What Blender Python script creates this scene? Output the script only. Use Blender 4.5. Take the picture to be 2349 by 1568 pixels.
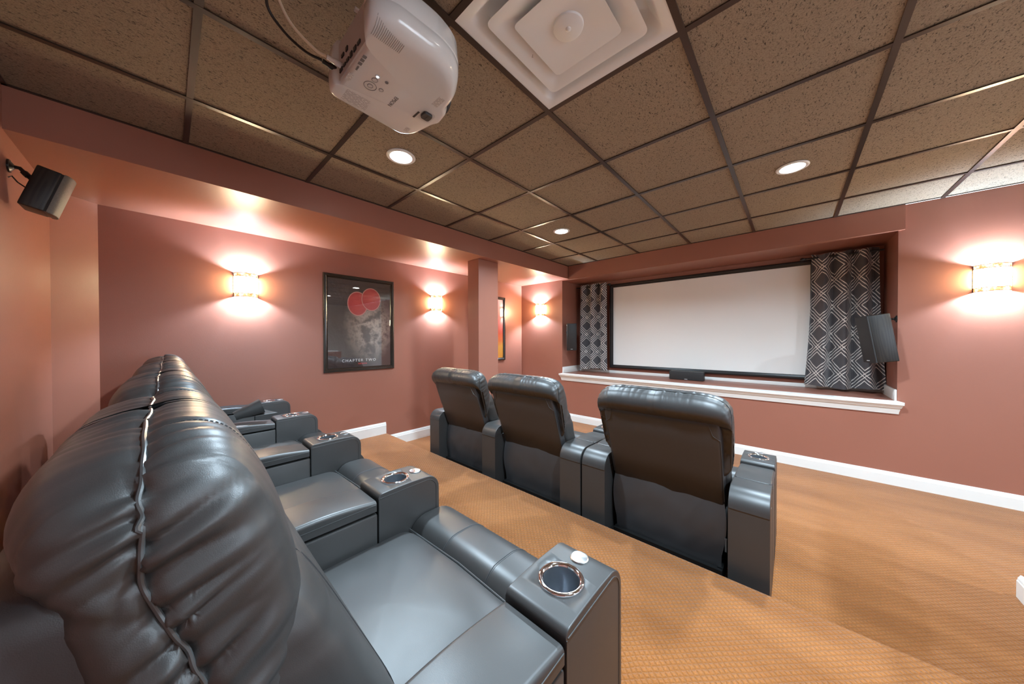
import bpy, bmesh, math, random
from mathutils import Vector, Matrix, noise
random.seed(7)
PI = math.pi
S = bpy.context.scene
COL = S.collection
for _o in list(bpy.data.objects):
    bpy.data.objects.remove(_o)

# ------------------------------------------------------------------ camera
def cam_matrix(loc, yaw, pitch, roll):
    cy, sy, cp, sp = math.cos(yaw), math.sin(yaw), math.cos(pitch), math.sin(pitch)
    f = Vector((sy * cp, cy * cp, sp)); r = Vector((cy, -sy, 0)); u = r.cross(f)
    cr, sr = math.cos(roll), math.sin(roll)
    r2 = cr * r + sr * u; u2 = -sr * r + cr * u
    m = Matrix((r2, u2, -f)).transposed().to_4x4()
    m.translation = loc
    return m
cd = bpy.data.cameras.new('camera'); cam = bpy.data.objects.new('camera', cd); COL.objects.link(cam)
cd.sensor_fit = 'HORIZONTAL'; cd.sensor_width = 36.0; cd.lens = 713.65 / 2349 * 36; cd.clip_start = 0.02; cd.clip_end = 60
CAMLOC = Vector((2.14092, -1.30068, 1.28854))
cam.matrix_world = cam_matrix(CAMLOC, -0.734095, -0.0088564, -0.0022307)
S.camera = cam

# ------------------------------------------------------------------ world, exposure, light powers
W = bpy.data.worlds.new('world'); S.world = W; W.use_nodes = True
W.node_tree.nodes['Background'].inputs[0].default_value = (0.75, 0.86, 1.0, 1)
W.node_tree.nodes['Background'].inputs[1].default_value = 4.0
S.view_settings.view_transform = 'Standard'; S.view_settings.look = 'None'
S.view_settings.gamma = 1.0; S.view_settings.use_curve_mapping = False
S.view_settings.exposure = 1.5
CAN_W = 16.5            # each recessed ceiling light
SCONCE_W = 24.0          # each of the two bulbs in a sconce
CAN_COL = (0.66, 0.85, 1.0)
SCONCE_COL = (0.50, 0.74, 1.0)

# ------------------------------------------------------------------ node helpers
def new_mat(name):
    m = bpy.data.materials.new(name); m.use_nodes = True
    nt = m.node_tree
    return m, nt, nt.nodes['Principled BSDF'], nt.nodes['Material Output']
def N(nt, typ, **kw):
    n = nt.nodes.new(typ)
    for k, v in kw.items():
        setattr(n, k, v)
    return n
def setin(nt, node, key, v):
    s = node.inputs[key]
    if hasattr(v, 'links') or isinstance(v, bpy.types.NodeSocket):
        nt.links.new(v, s)
    else:
        s.default_value = v
def MA(nt, op, a, b=None, c=None, clamp=False):
    n = N(nt, 'ShaderNodeMath', operation=op, use_clamp=clamp)
    setin(nt, n, 0, a)
    if b is not None: setin(nt, n, 1, b)
    if c is not None: setin(nt, n, 2, c)
    return n.outputs[0]
def MIX(nt, fac, a, b):
    n = N(nt, 'ShaderNodeMix', data_type='RGBA')
    setin(nt, n, 0, fac)
    for i, v in ((6, a), (7, b)):
        if isinstance(v, tuple): v = (*v[:3], 1)
        setin(nt, n, i, v)
    return n.outputs[2]
def RAMP(nt, fac, stops):
    n = N(nt, 'ShaderNodeValToRGB'); setin(nt, n, 0, fac)
    e = n.color_ramp.elements
    e[0].position = 0.0; e[1].position = 1.0
    e[0].position = stops[0][0]; e[-1].position = stops[-1][0]
    for p, c in stops[1:-1]: e.new(p)
    for el, (p, c) in zip(e, stops):
        el.color = (*c, 1) if len(c) == 3 else c
    return n.outputs[0]
def COORD(nt, which='Object', scale=(1, 1, 1), rot=(0, 0, 0), loc=(0, 0, 0)):
    t = N(nt, 'ShaderNodeTexCoord'); mp = N(nt, 'ShaderNodeMapping')
    nt.links.new(t.outputs[which], mp.inputs[0])
    mp.inputs[1].default_value = loc; mp.inputs[2].default_value = rot; mp.inputs[3].default_value = scale
    return mp.outputs[0]
def NOISE(nt, vec, scale, detail=2, rough=0.5, out=0):
    n = N(nt, 'ShaderNodeTexNoise'); nt.links.new(vec, n.inputs['Vector'])
    n.inputs['Scale'].default_value = scale; n.inputs['Detail'].default_value = detail; n.inputs['Roughness'].default_value = rough
    return n.outputs[out]
def VORO(nt, vec, scale, feature='F1', out=0):
    n = N(nt, 'ShaderNodeTexVoronoi', feature=feature); nt.links.new(vec, n.inputs['Vector'])
    n.inputs['Scale'].default_value = scale
    return n.outputs[out]
def BUMP(nt, h, strength, dist=0.01, normal=None):
    n = N(nt, 'ShaderNodeBump'); nt.links.new(h, n.inputs['Height'])
    n.inputs['Strength'].default_value = strength; n.inputs['Distance'].default_value = dist
    if normal is not None: nt.links.new(normal, n.inputs['Normal'])
    return n.outputs[0]
def simple(name, col, rough=0.5, metal=0.0, spec=0.5, coat=0.0, emit=None, estr=0.0):
    m, nt, p, o = new_mat(name)
    p.inputs['Base Color'].default_value = (*col, 1); p.inputs['Roughness'].default_value = rough
    p.inputs['Metallic'].default_value = metal; p.inputs['Specular IOR Level'].default_value = spec
    p.inputs['Coat Weight'].default_value = coat
    if emit:
        p.inputs['Emission Color'].default_value = (*emit, 1); p.inputs['Emission Strength'].default_value = estr
    return m

# ------------------------------------------------------------------ materials
def mat_paint():
    m, nt, p, o = new_mat('terracotta_paint')
    v = COORD(nt)
    n1 = NOISE(nt, v, 1.3, 3); n2 = NOISE(nt, v, 160, 2)
    c = MIX(nt, n1, (0.315, 0.124, 0.083), (0.360, 0.145, 0.099))
    nt.links.new(c, p.inputs['Base Color'])
    p.inputs['Roughness'].default_value = 0.36; p.inputs['Specular IOR Level'].default_value = 0.5
    nt.links.new(BUMP(nt, n2, 0.12, 0.002), p.inputs['Normal'])
    return m
def mat_carpet():
    m, nt, p, o = new_mat('ochre_loop_carpet')
    v = COORD(nt)
    sep = N(nt, 'ShaderNodeSeparateXYZ'); nt.links.new(v, sep.inputs[0])
    warp = NOISE(nt, v, 14, 2)
    wj = MA(nt, 'MULTIPLY', MA(nt, 'SUBTRACT', warp, 0.5), 0.012)
    x = MA(nt, 'ADD', MA(nt, 'DIVIDE', MA(nt, 'ADD', sep.outputs[0], sep.outputs[2]), 0.026), MA(nt, 'MULTIPLY', wj, 40))
    y = MA(nt, 'DIVIDE', MA(nt, 'SUBTRACT', sep.outputs[1], sep.outputs[2]), 0.026)
    a = MA(nt, 'PINGPONG', MA(nt, 'ADD', x, y), 0.5)
    b = MA(nt, 'PINGPONG', MA(nt, 'SUBTRACT', x, y), 0.5)
    lattice = MA(nt, 'MINIMUM', a, b)                       # 0 on the grooves, .5 in the diamond's middle
    groove = MA(nt, 'SMOOTH_MIN', MA(nt, 'MULTIPLY', lattice, 3.2), 1.0, 0.3)
    fib = NOISE(nt, v, 420, 3, 0.7); fib2 = NOISE(nt, v, 170, 3, 0.7)
    # brushed pile: soft streaks where the vacuum cleaner turned the pile
    vs = COORD(nt, scale=(0.55, 1.7, 1), rot=(0, 0, 0.75))
    st = NOISE(nt, vs, 2.1, 3, 0.55)
    streak = RAMP(nt, st, [(0.34, (0, 0, 0)), (0.66, (1, 1, 1))])
    base = MIX(nt, streak, (0.285, 0.100, 0.025), (0.43, 0.166, 0.049))
    base = MIX(nt, MA(nt, 'MULTIPLY', MA(nt, 'SUBTRACT', 1.0, groove, clamp=True), 0.50), base, (0.24, 0.085, 0.018))
    speck = RAMP(nt, MA(nt, 'ADD', MA(nt, 'MULTIPLY', fib, 0.6), MA(nt, 'MULTIPLY', fib2, 0.4)), [(0.30, (0.62, 0.62, 0.62)), (0.68, (1.22, 1.22, 1.22))])
    mul = N(nt, 'ShaderNodeMix', data_type='RGBA', blend_type='MULTIPLY'); mul.inputs[0].default_value = 0.85
    nt.links.new(base, mul.inputs[6]); nt.links.new(speck, mul.inputs[7])
    nt.links.new(mul.outputs[2], p.inputs['Base Color'])
    p.inputs['Roughness'].default_value = 0.95; p.inputs['Specular IOR Level'].default_value = 0.1
    p.inputs['Sheen Weight'].default_value = 0.25; p.inputs['Sheen Roughness'].default_value = 0.4
    h = MA(nt, 'ADD', MA(nt, 'MULTIPLY', groove, 0.8), MA(nt, 'MULTIPLY', fib2, 0.7))
    nt.links.new(BUMP(nt, h, 0.75, 0.006), p.inputs['Normal'])
    return m
def mat_tile():
    m, nt, p, o = new_mat('fissured_ceiling_tile')
    g = N(nt, 'ShaderNodeNewGeometry')
    mp = N(nt, 'ShaderNodeMapping'); nt.links.new(g.outputs['Position'], mp.inputs[0]); mp.inputs[3].default_value = (1, 1, 0.001)
    v = mp.outputs[0]
    mp2 = N(nt, 'ShaderNodeMapping'); nt.links.new(g.outputs['Position'], mp2.inputs[0]); mp2.inputs[3].default_value = (1, 0.45, 0.001); mp2.inputs[2].default_value = (0, 0, 0.5)
    f1 = NOISE(nt, v, 230, 2, 0.6); f2 = NOISE(nt, mp2.outputs[0], 165, 3, 0.65); big = NOISE(nt, v, 0.9, 2)
    pit = RAMP(nt, f2, [(0.33, (0, 0, 0)), (0.425, (1, 1, 1))])
    fine = RAMP(nt, f1, [(0.30, (0.55, 0.55, 0.55)), (0.55, (1, 1, 1))])
    base = MIX(nt, big, (0.30, 0.232, 0.165), (0.345, 0.27, 0.195))
    base = MIX(nt, pit, (0.075, 0.058, 0.043), base)
    mul = N(nt, 'ShaderNodeMix', data_type='RGBA', blend_type='MULTIPLY'); mul.inputs[0].default_value = 0.8
    nt.links.new(base, mul.inputs[6]); nt.links.new(fine, mul.inputs[7])
    nt.links.new(mul.outputs[2], p.inputs['Base Color'])
    p.inputs['Roughness'].default_value = 0.85; p.inputs['Specular IOR Level'].default_value = 0.25
    h = MA(nt, 'ADD', pit, MA(nt, 'MULTIPLY', fine, 0.5))
    nt.links.new(BUMP(nt, h, 0.5, 0.003), p.inputs['Normal'])
    return m
def mat_leather(name, c0, c1, rough, bump=0.09):
    m, nt, p, o = new_mat(name)
    v = COORD(nt)
    n1 = NOISE(nt, v, 9, 3); g = VORO(nt, v, 900); g2 = NOISE(nt, v, 45, 3)
    nt.links.new(MIX(nt, n1, c0, c1), p.inputs['Base Color'])
    nt.links.new(MA(nt, 'ADD', MA(nt, 'MULTIPLY', n1, 0.12), rough - 0.06), p.inputs['Roughness'])
    p.inputs['Specular IOR Level'].default_value = 0.78
    h = MA(nt, 'ADD', MA(nt, 'MULTIPLY', g, 0.6), MA(nt, 'MULTIPLY', g2, 0.25))
    nt.links.new(BUMP(nt, h, bump, 0.0012), p.inputs['Normal'])
    return m
def mat_wood_black():
    m, nt, p, o = new_mat('black_ash_veneer')
    v = COORD(nt, scale=(14, 14, 1.2))
    n = NOISE(nt, v, 4, 4, 0.6)
    w = N(nt, 'ShaderNodeTexWave', wave_type='RINGS'); nt.links.new(v, w.inputs[0]); w.inputs['Scale'].default_value = 1.3; w.inputs['Distortion'].default_value = 9; w.inputs['Detail'].default_value = 3
    nt.links.new(RAMP(nt, w.outputs[1], [(0.2, (0.008, 0.006, 0.005)), (0.8, (0.019, 0.015, 0.012))]), p.inputs['Base Color'])
    p.inputs['Roughness'].default_value = 0.42
    nt.links.new(BUMP(nt, n, 0.2, 0.002), p.inputs['Normal'])
    return m
def mat_grille(name, c):
    m, nt, p, o = new_mat(name)
    v = COORD(nt); h = VORO(nt, v, 480)
    nt.links.new(MIX(nt, h, tuple(0.5 * k for k in c), c), p.inputs['Base Color'])
    p.inputs['Roughness'].default_value = 0.6
    nt.links.new(BUMP(nt, h, 0.3, 0.001), p.inputs['Normal'])
    return m
def mat_curtain():
    m, nt, p, o = new_mat('trellis_curtain_fabric')
    t = N(nt, 'ShaderNodeTexCoord'); sep = N(nt, 'ShaderNodeSeparateXYZ'); nt.links.new(t.outputs['UV'], sep.inputs[0])
    wob = N(nt, 'ShaderNodeTexNoise'); nt.links.new(t.outputs['UV'], wob.inputs['Vector']); wob.inputs['Scale'].default_value = 9
    wb = MA(nt, 'MULTIPLY', MA(nt, 'SUBTRACT', wob.outputs[0], 0.5), 0.05)
    a = MA(nt, 'ADD', MA(nt, 'DIVIDE', sep.outputs[0], 0.30), wb)
    b = MA(nt, 'DIVIDE', sep.outputs[1], 0.283)
    p1 = MA(nt, 'PINGPONG', MA(nt, 'ADD', a, b), 0.5)             # .5 in the middle of a diamond
    p2 = MA(nt, 'PINGPONG', MA(nt, 'SUBTRACT', a, b), 0.5)
    line = None
    for pp in (p1, p2):
        k = MA(nt, 'LESS_THAN', MA(nt, 'ABSOLUTE', MA(nt, 'SUBTRACT', pp, 0.062)), 0.018)
        line = k if line is None else MA(nt, 'MAXIMUM', line, k)
    inner = MA(nt, 'LESS_THAN', MA(nt, 'ABSOLUTE', MA(nt, 'SUBTRACT', MA(nt, 'MINIMUM', p1, p2), 0.185)), 0.018)
    line = MA(nt, 'MAXIMUM', line, inner)
    weave = NOISE(nt, t.outputs['UV'], 260, 2)
    dark = MIX(nt, weave, (0.045, 0.042, 0.047), (0.095, 0.085, 0.088))
    nt.links.new(MIX(nt, line, dark, (0.78, 0.72, 0.66)), p.inputs['Base Color'])
    p.inputs['Roughness'].default_value = 0.8; p.inputs['Sheen Weight'].default_value = 0.3
    nt.links.new(BUMP(nt, weave, 0.2, 0.001), p.inputs['Normal'])
    return m
def mat_glass():
    m, nt, p, o = new_mat('picture_glass')
    tr = N(nt, 'ShaderNodeBsdfTransparent'); gl = N(nt, 'ShaderNodeBsdfGlossy'); gl.inputs['Roughness'].default_value = 0.02
    fr = N(nt, 'ShaderNodeFresnel'); gm = N(nt, 'ShaderNodeNewGeometry')
    nt.links.new(MA(nt, 'SUBTRACT', 1.5, MA(nt, 'MULTIPLY', gm.outputs['Backfacing'], 1.5 - 1 / 1.5)), fr.inputs[0])
    mx = N(nt, 'ShaderNodeMixShader')
    nt.links.new(MA(nt, 'ADD', MA(nt, 'MULTIPLY', fr.outputs[0], 1.3), 0.03), mx.inputs[0]); nt.links.new(tr.outputs[0], mx.inputs[1]); nt.links.new(gl.outputs[0], mx.inputs[2])
    nt.links.new(mx.outputs[0], o.inputs[0])
    return m
def mat_poster_dark():
    m, nt, p, o = new_mat('dark_abstract_print')
    v = COORD(nt)                      # local: x width, z height, centred
    sep = N(nt, 'ShaderNodeSeparateXYZ'); nt.links.new(v, sep.inputs[0])
    X, Z = MA(nt, 'MULTIPLY', sep.outputs[0], -1.0), sep.outputs[2]
    crump = NOISE(nt, v, 5.5, 5, 0.62)
    ridge = MA(nt, 'SUBTRACT', 1.0, MA(nt, 'MULTIPLY', MA(nt, 'ABSOLUTE', MA(nt, 'SUBTRACT', crump, 0.5)), 9.0), clamp=True)
    dx = MA(nt, 'SUBTRACT', X, 0.10); dz = MA(nt, 'ADD', Z, 0.03)
    rr = MA(nt, 'SQRT', MA(nt, 'ADD', MA(nt, 'MULTIPLY', MA(nt, 'MULTIPLY', dx, dx), 1.9), MA(nt, 'MULTIPLY', dz, dz)))
    patch = RAMP(nt, rr, [(0.12, (1, 1, 1)), (0.42, (0, 0, 0))])
    base = MIX(nt, NOISE(nt, v, 2.2, 2), (0.020, 0.011, 0.011), (0.055, 0.028, 0.024))
    base = MIX(nt, MA(nt, 'MULTIPLY', patch, 0.55), base, (0.13, 0.075, 0.055))
    base = MIX(nt, MA(nt, 'MULTIPLY', MA(nt, 'MULTIPLY', ridge, patch), 0.8), base, (0.55, 0.42, 0.32))
    for cx, cz, rx, rz in ((-0.035, 0.225, 0.105, 0.130), (0.115, 0.285, 0.105, 0.125)):
        ex = MA(nt, 'DIVIDE', MA(nt, 'SUBTRACT', X, cx), rx); ez = MA(nt, 'DIVIDE', MA(nt, 'SUBTRACT', Z, cz), rz)
        e = MA(nt, 'SQRT', MA(nt, 'ADD', MA(nt, 'MULTIPLY', ex, ex), MA(nt, 'MULTIPLY', ez, ez)))
        rim = MA(nt, 'LESS_THAN', e, 1.04); inn = MA(nt, 'LESS_THAN', e, 0.96)
        base = MIX(nt, rim, base, (0.62, 0.25, 0.20))
        red = MIX(nt, MA(nt, 'MULTIPLY', e, 0.8), (0.62, 0.045, 0.035), (0.45, 0.018, 0.018))
        base = MIX(nt, inn, base, red)
    nt.links.new(base, p.inputs['Base Color']); p.inputs['Roughness'].default_value = 0.5
    nt.links.new(BUMP(nt, crump, 0.6, 0.02), p.inputs['Normal'])
    return m
def mat_poster_warm():
    m, nt, p, o = new_mat('warm_abstract_print')
    v = COORD(nt); sep = N(nt, 'ShaderNodeSeparateXYZ'); nt.links.new(v, sep.inputs[0])
    z = MA(nt, 'ADD', MA(nt, 'DIVIDE', sep.outputs[2], 1.0), 0.5)
    z = MA(nt, 'ADD', z, MA(nt, 'MULTIPLY', MA(nt, 'SUBTRACT', NOISE(nt, v, 7, 4), 0.5), 0.22))
    nt.links.new(RAMP(nt, z, [(0.0, (0.75, 0.30, 0.03)), (0.22, (0.78, 0.40, 0.06)), (0.38, (0.72, 0.12, 0.05)), (0.62, (0.62, 0.05, 0.08)), (0.80, (0.55, 0.18, 0.25)), (1.0, (0.62, 0.38, 0.46))]), p.inputs['Base Color'])
    p.inputs['Roughness'].default_value = 0.45
    return m
def mat_band():
    m, nt, p, o = new_mat('mottled_shell_band')
    v = COORD(nt); c = VORO(nt, v, 130, out=1); n = NOISE(nt, v, 28, 4, 0.7)
    col = RAMP(nt, n, [(0.30, (0.55, 0.10, 0.03)), (0.46, (0.95, 0.42, 0.16)), (0.60, (1.0, 0.82, 0.70)), (0.72, (0.75, 0.45, 0.40))])
    nt.links.new(col, p.inputs['Base Color']); nt.links.new(col, p.inputs['Emission Color']); p.inputs['Emission Strength'].default_value = 0.55
    p.inputs['Roughness'].default_value = 0.25
    return m
def mat_print_lines(name, vert=False):
    m, nt, p, o = new_mat(name)
    v = COORD(nt); sep = N(nt, 'ShaderNodeSeparateXYZ'); nt.links.new(v, sep.inputs[0])
    l = MA(nt, 'LESS_THAN', MA(nt, 'PINGPONG', MA(nt, 'DIVIDE', sep.outputs[0], 0.0052), 0.5), 0.2)
    br = MA(nt, 'GREATER_THAN', NOISE(nt, COORD(nt, scale=(190, 90, 1)), 1.0, 2), 0.44)
    nt.links.new(MIX(nt, MA(nt, 'MULTIPLY', l, br), (0.70, 0.70, 0.70), (0.22, 0.22, 0.23)), p.inputs['Base Color'])
    p.inputs['Roughness'].default_value = 0.4
    return m
def mat_brushed():
    m, nt, p, o = new_mat('brushed_steel')
    p.inputs['Base Color'].default_value = (0.72, 0.73, 0.74, 1); p.inputs['Metallic'].default_value = 1
    p.inputs['Roughness'].default_value = 0.28; p.inputs['Anisotropic'].default_value = 0.7
    return m

M = dict(
    neutral=simple('off_white_paint', (0.72, 0.73, 0.71), 0.6), paint=mat_paint(), carpet=mat_carpet(), tile=mat_tile(),
    leather=mat_leather('black_leather', (0.033, 0.032, 0.031), (0.042, 0.040, 0.039), 0.43),
    vinyl=mat_leather('black_brown_vinyl', (0.031, 0.031, 0.033), (0.039, 0.039, 0.041), 0.46, 0.1),
    thread=simple('dark_thread', (0.05, 0.05, 0.052), 0.6),
    welt=simple('leather_welt', (0.06, 0.062, 0.062), 0.34, spec=0.7),
    black=simple('black_metal', (0.008, 0.008, 0.008), 0.38),
    bolt=simple('zinc_bolt', (0.5, 0.5, 0.5), 0.35, 1.0),
    chrome=simple('chrome', (0.82, 0.83, 0.85), 0.07, 1.0),
    steel=mat_brushed(),
    cup=simple('cup_liner', (0.36, 0.38, 0.41), 0.26, 0.85),
    white_trim=simple('white_gloss_trim', (0.84, 0.83, 0.79), 0.3),
    tee=simple('bronze_tee', (0.055, 0.036, 0.028), 0.30, 0.35),
    vent=simple('white_enamel', (0.80, 0.82, 0.82), 0.4),
    plenum=simple('dark_plenum', (0.02, 0.02, 0.02), 0.9),
    proj=simple('white_projector_shell', (0.72, 0.74, 0.74), 0.22, coat=0.5),
    proj_dark=simple('dark_port', (0.03, 0.03, 0.033), 0.35),
    proj_grey=simple('grey_mark', (0.16, 0.16, 0.17), 0.5),
    proj_grey2=simple('grille_grey', (0.42, 0.43, 0.43), 0.5), proj_button=simple('pale_button', (0.56, 0.56, 0.57), 0.35),
    led=simple('blue_white_led', (0.8, 0.85, 1), 0.3, emit=(0.75, 0.85, 1.0), estr=5.0),
    cream=simple('cream_cable', (0.62, 0.50, 0.36), 0.45),
    cable=simple('black_cable', (0.012, 0.011, 0.011), 0.45),
    screen=simple('matte_screen', (0.84, 0.82, 0.78), 0.75, spec=0.25),
    screen_frame=simple('black_screen_frame', (0.012, 0.011, 0.011), 0.30),
    curtain=mat_curtain(), wood=mat_wood_black(),
    grille=mat_grille('black_cloth_grille', (0.022, 0.020, 0.020)), grille_metal=mat_grille('bronze_grille', (0.20, 0.17, 0.14)),
    mark=simple('silver_mark', (0.75, 0.75, 0.74), 0.3),
    frame=simple('black_gilt_frame', (0.020, 0.016, 0.012), 0.22, spec=0.7),
    poster=mat_poster_dark(), poster2=mat_poster_warm(), glass=mat_glass(),
    ink_white=simple('white_ink', (0.78, 0.76, 0.73), 0.5), ink_red=simple('red_ink', (0.5, 0.04, 0.035), 0.5),
    shade=simple('lit_glass_shade', (0.9, 0.85, 0.75), 0.3, emit=(1.0, 0.84, 0.50), estr=38.0),
    bulb=simple('lit_bulb', (1, 1, 1), 0.3, emit=(1.0, 0.95, 0.97), estr=12.0),
    lens=simple('lit_lens', (1, 1, 1), 0.3, emit=(1.0, 0.98, 0.95), estr=14.0),
    band=mat_band(), bronze=simple('dark_bronze', (0.05, 0.03, 0.02), 0.35, 0.8),
    can_trim=simple('white_can_trim', (0.75, 0.75, 0.74), 0.35),
    label=mat_print_lines('printed_label'), tag=simple('care_tag_cloth', (0.10, 0.10, 0.10), 0.6),
)

# ------------------------------------------------------------------ geometry helpers
class MB:
    """collects shapes that become ONE mesh"""
    def __init__(s): s.v = []; s.f = []; s.uv = None
    def add(s, v, f):
        o = len(s.v); s.v += [tuple(p) for p in v]; s.f += [tuple(i + o for i in q) for q in f]; return s
    def box(s, x0, x1, y0, y1, z0, z1):
        v = [(x0, y0, z0), (x1, y0, z0), (x1, y1, z0), (x0, y1, z0), (x0, y0, z1), (x1, y0, z1), (x1, y1, z1), (x0, y1, z1)]
        return s.add(v, [(0, 3, 2, 1), (4, 5, 6, 7), (0, 1, 5, 4), (1, 2, 6, 5), (2, 3, 7, 6), (3, 0, 4, 7)])
    def loft(s, loops, closed=True, cap0=True, cap1=True):
        n = len(loops[0]); v = [p for l in loops for p in l]; f = []
        for i in range(len(loops) - 1):
            for j in range(n if closed else n - 1):
                k = (j + 1) % n
                f.append((i * n + j, i * n + k, (i + 1) * n + k, (i + 1) * n + j))
        if cap0: f.append(tuple(range(n - 1, -1, -1)))
        if cap1: f.append(tuple((len(loops) - 1) * n + j for j in range(n)))
        return s.add(v, f)
    def tube(s, pts, r, n=8, closed=False):
        pts = [Vector(p) for p in pts]; loops = []; m = len(pts); up = None
        for i, p in enumerate(pts):
            if closed: t = pts[(i + 1) % m] - pts[(i - 1) % m]
            else: t = pts[min(i + 1, m - 1)] - pts[max(i - 1, 0)]
            if t.length < 1e-9: t = Vector((0, 0, 1))
            t.normalize()
            if up is None: up = t.orthogonal()
            up = up - t * up.dot(t)
            if up.length < 1e-6: up = t.orthogonal()
            up.normalize(); w = t.cross(up)
            rr = r[i] if isinstance(r, (list, tuple)) else r
            loops.append([p + (up * math.cos(a) + w * math.sin(a)) * rr for a in (2 * PI * k / n for k in range(n))])
        if closed: loops.append(loops[0])
        return s.loft(loops, True, not closed, not closed)
    def lathe(s, prof, n=24, c=(0, 0, 0), cap0=False, cap1=False):
        return s.loft([[(c[0] + r * math.cos(2 * PI * k / n), c[1] + r * math.sin(2 * PI * k / n), c[2] + z) for k in range(n)] for r, z in prof], True, cap0, cap1)
    def prism(s, prof, axis, a, b, taper=None):
        """prof: 2D points in the two other axes; extruded along axis from a to b. taper(pt)-> extra length at both ends"""
        def P(t, q): return {'x': (t, q[0], q[1]), 'y': (q[0], t, q[1]), 'z': (q[0], q[1], t)}[axis]
        e = taper or (lambda q: 0)
        return s.loft([[P(a - e(q), q) for q in prof], [P(b + e(q), q) for q in prof]])
    def build(s, name, mat, parent=None, smooth=35, bevel=None, recalc=True):
        me = bpy.data.meshes.new(name); me.from_pydata(s.v, [], s.f)
        bm = bmesh.new(); bm.from_mesh(me)
        bmesh.ops.remove_doubles(bm, verts=bm.verts, dist=1e-6)
        if recalc: bmesh.ops.recalc_face_normals(bm, faces=bm.faces)
        if bevel:
            r, seg, test = bevel
            ed = [e for e in bm.edges if e.is_manifold and e.calc_face_angle(0) > 0.5 and test(e)]
            if ed: bmesh.ops.bevel(bm, geom=ed, offset=r, segments=seg, affect='EDGES', profile=0.5, clamp_overlap=True)
        bm.to_mesh(me); bm.free()
        me.materials.append(mat)
        if smooth:
            me.shade_smooth(); me.set_sharp_from_angle(angle=math.radians(smooth))
        return link(name, me, parent)
def link(name, me, parent=None):
    o = bpy.data.objects.new(name, me); COL.objects.link(o)
    if parent is not None: o.parent = parent
    return o
ANY = lambda e: True
def tag(o, label, cat, group=None):
    o['label'] = label; o['category'] = cat
    if group: o['group'] = group
    return o
def thing(name, label, cat, loc=(0, 0, 0), group=None, rot=None):
    o = bpy.data.objects.new(name, None); COL.objects.link(o); o.empty_display_size = 0.1
    o.location = loc
    if rot is not None: o.rotation_euler = rot
    return tag(o, label, cat, group)
def struct(o, label=None):
    o['kind'] = 'structure'
    if label: o['label'] = label
    return o
def dup(root, loc, label, rot=None):
    def cp(o, par):
        c = o.copy(); COL.objects.link(c)
        if par is not None: c.parent = par
        for ch in [x for x in KIDS.get(o.name, [])]: cp(ch, c)
        return c
    KIDS = {}
    for o in bpy.data.objects:
        if o.parent: KIDS.setdefault(o.parent.name, []).append(o)
    c = cp(root, None); c.location = loc; c['label'] = label
    if rot is not None: c.rotation_euler = rot
    return c
def arc(cx, cy, r, a0, a1, n):
    return [(cx + r * math.cos(math.radians(a0 + (a1 - a0) * i / n)), cy + r * math.sin(math.radians(a0 + (a1 - a0) * i / n))) for i in range(n + 1)]
def rounded(pts, radii, n=6):
    """2D polygon with rounded corners"""
    out = []; m = len(pts)
    for i in range(m):
        p = Vector(pts[i]); a = Vector(pts[i - 1]); b = Vector(pts[(i + 1) % m]); r = radii[i] if isinstance(radii, (list, tuple)) else radii
        if r <= 0: out.append(tuple(p)); continue
        u = (a - p); w = (b - p); lu, lw = u.length, w.length; u.normalize(); w.normalize()
        d = min(r, lu * 0.49, lw * 0.49); p0 = p + u * d; p1 = p + w * d
        for k in range(n + 1):
            t = k / n
            q = p0 * (1 - t) ** 2 + p * 2 * t * (1 - t) + p1 * t * t
            out.append((q.x, q.y))
    return out
def text_mesh(name, txt, size, mat, parent, loc, rot, spacing=1.0, depth=0.0004, align='CENTER'):
    c = bpy.data.curves.new(name, 'FONT'); c.body = txt; c.size = size; c.extrude = depth; c.align_x = align; c.align_y = 'CENTER'; c.space_character = spacing
    c.resolution_u = 3
    t = bpy.data.objects.new(name + '_tmp', c); COL.objects.link(t)
    dg = bpy.context.evaluated_depsgraph_get()
    me = bpy.data.meshes.new_from_object(t.evaluated_get(dg)); me.name = name
    bpy.data.objects.remove(t); me.materials.clear(); me.materials.append(mat)
    o = link(name, me, parent); o.location = loc; o.rotation_euler = rot
    o['kind'] = 'stuff'
    return o

H = 2.44; PLAT = 0.166; LX = -1.48; BY = -1.79; FY = 2.97; RX = 2.99; PE = 0.45
RECX0, RECX1, RECZ0, RECZ1, RECY = -0.62, 2.82, 0.74, 2.225, 3.54
FAR = 6.2

# ------------------------------------------------------------------ room shell
struct(MB().box(LX - 0.1, FAR, PE, RECY, -0.06, 0).build('floor', M['carpet'], smooth=0), 'ochre woven carpet floor in front of the raised platform')
pl = MB().prism(arc(PE - 0.004, PLAT - 0.018, 0.018, 0, 90, 5)[::1] + [(BY, PLAT), (BY, -0.06), (PE + 0.014, -0.06)], 'x', LX - 0.02, RX + 0.02).build('floor_platform', M['carpet'], smooth=40)
struct(pl, 'raised carpeted platform that carries the rear row of recliners')
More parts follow.
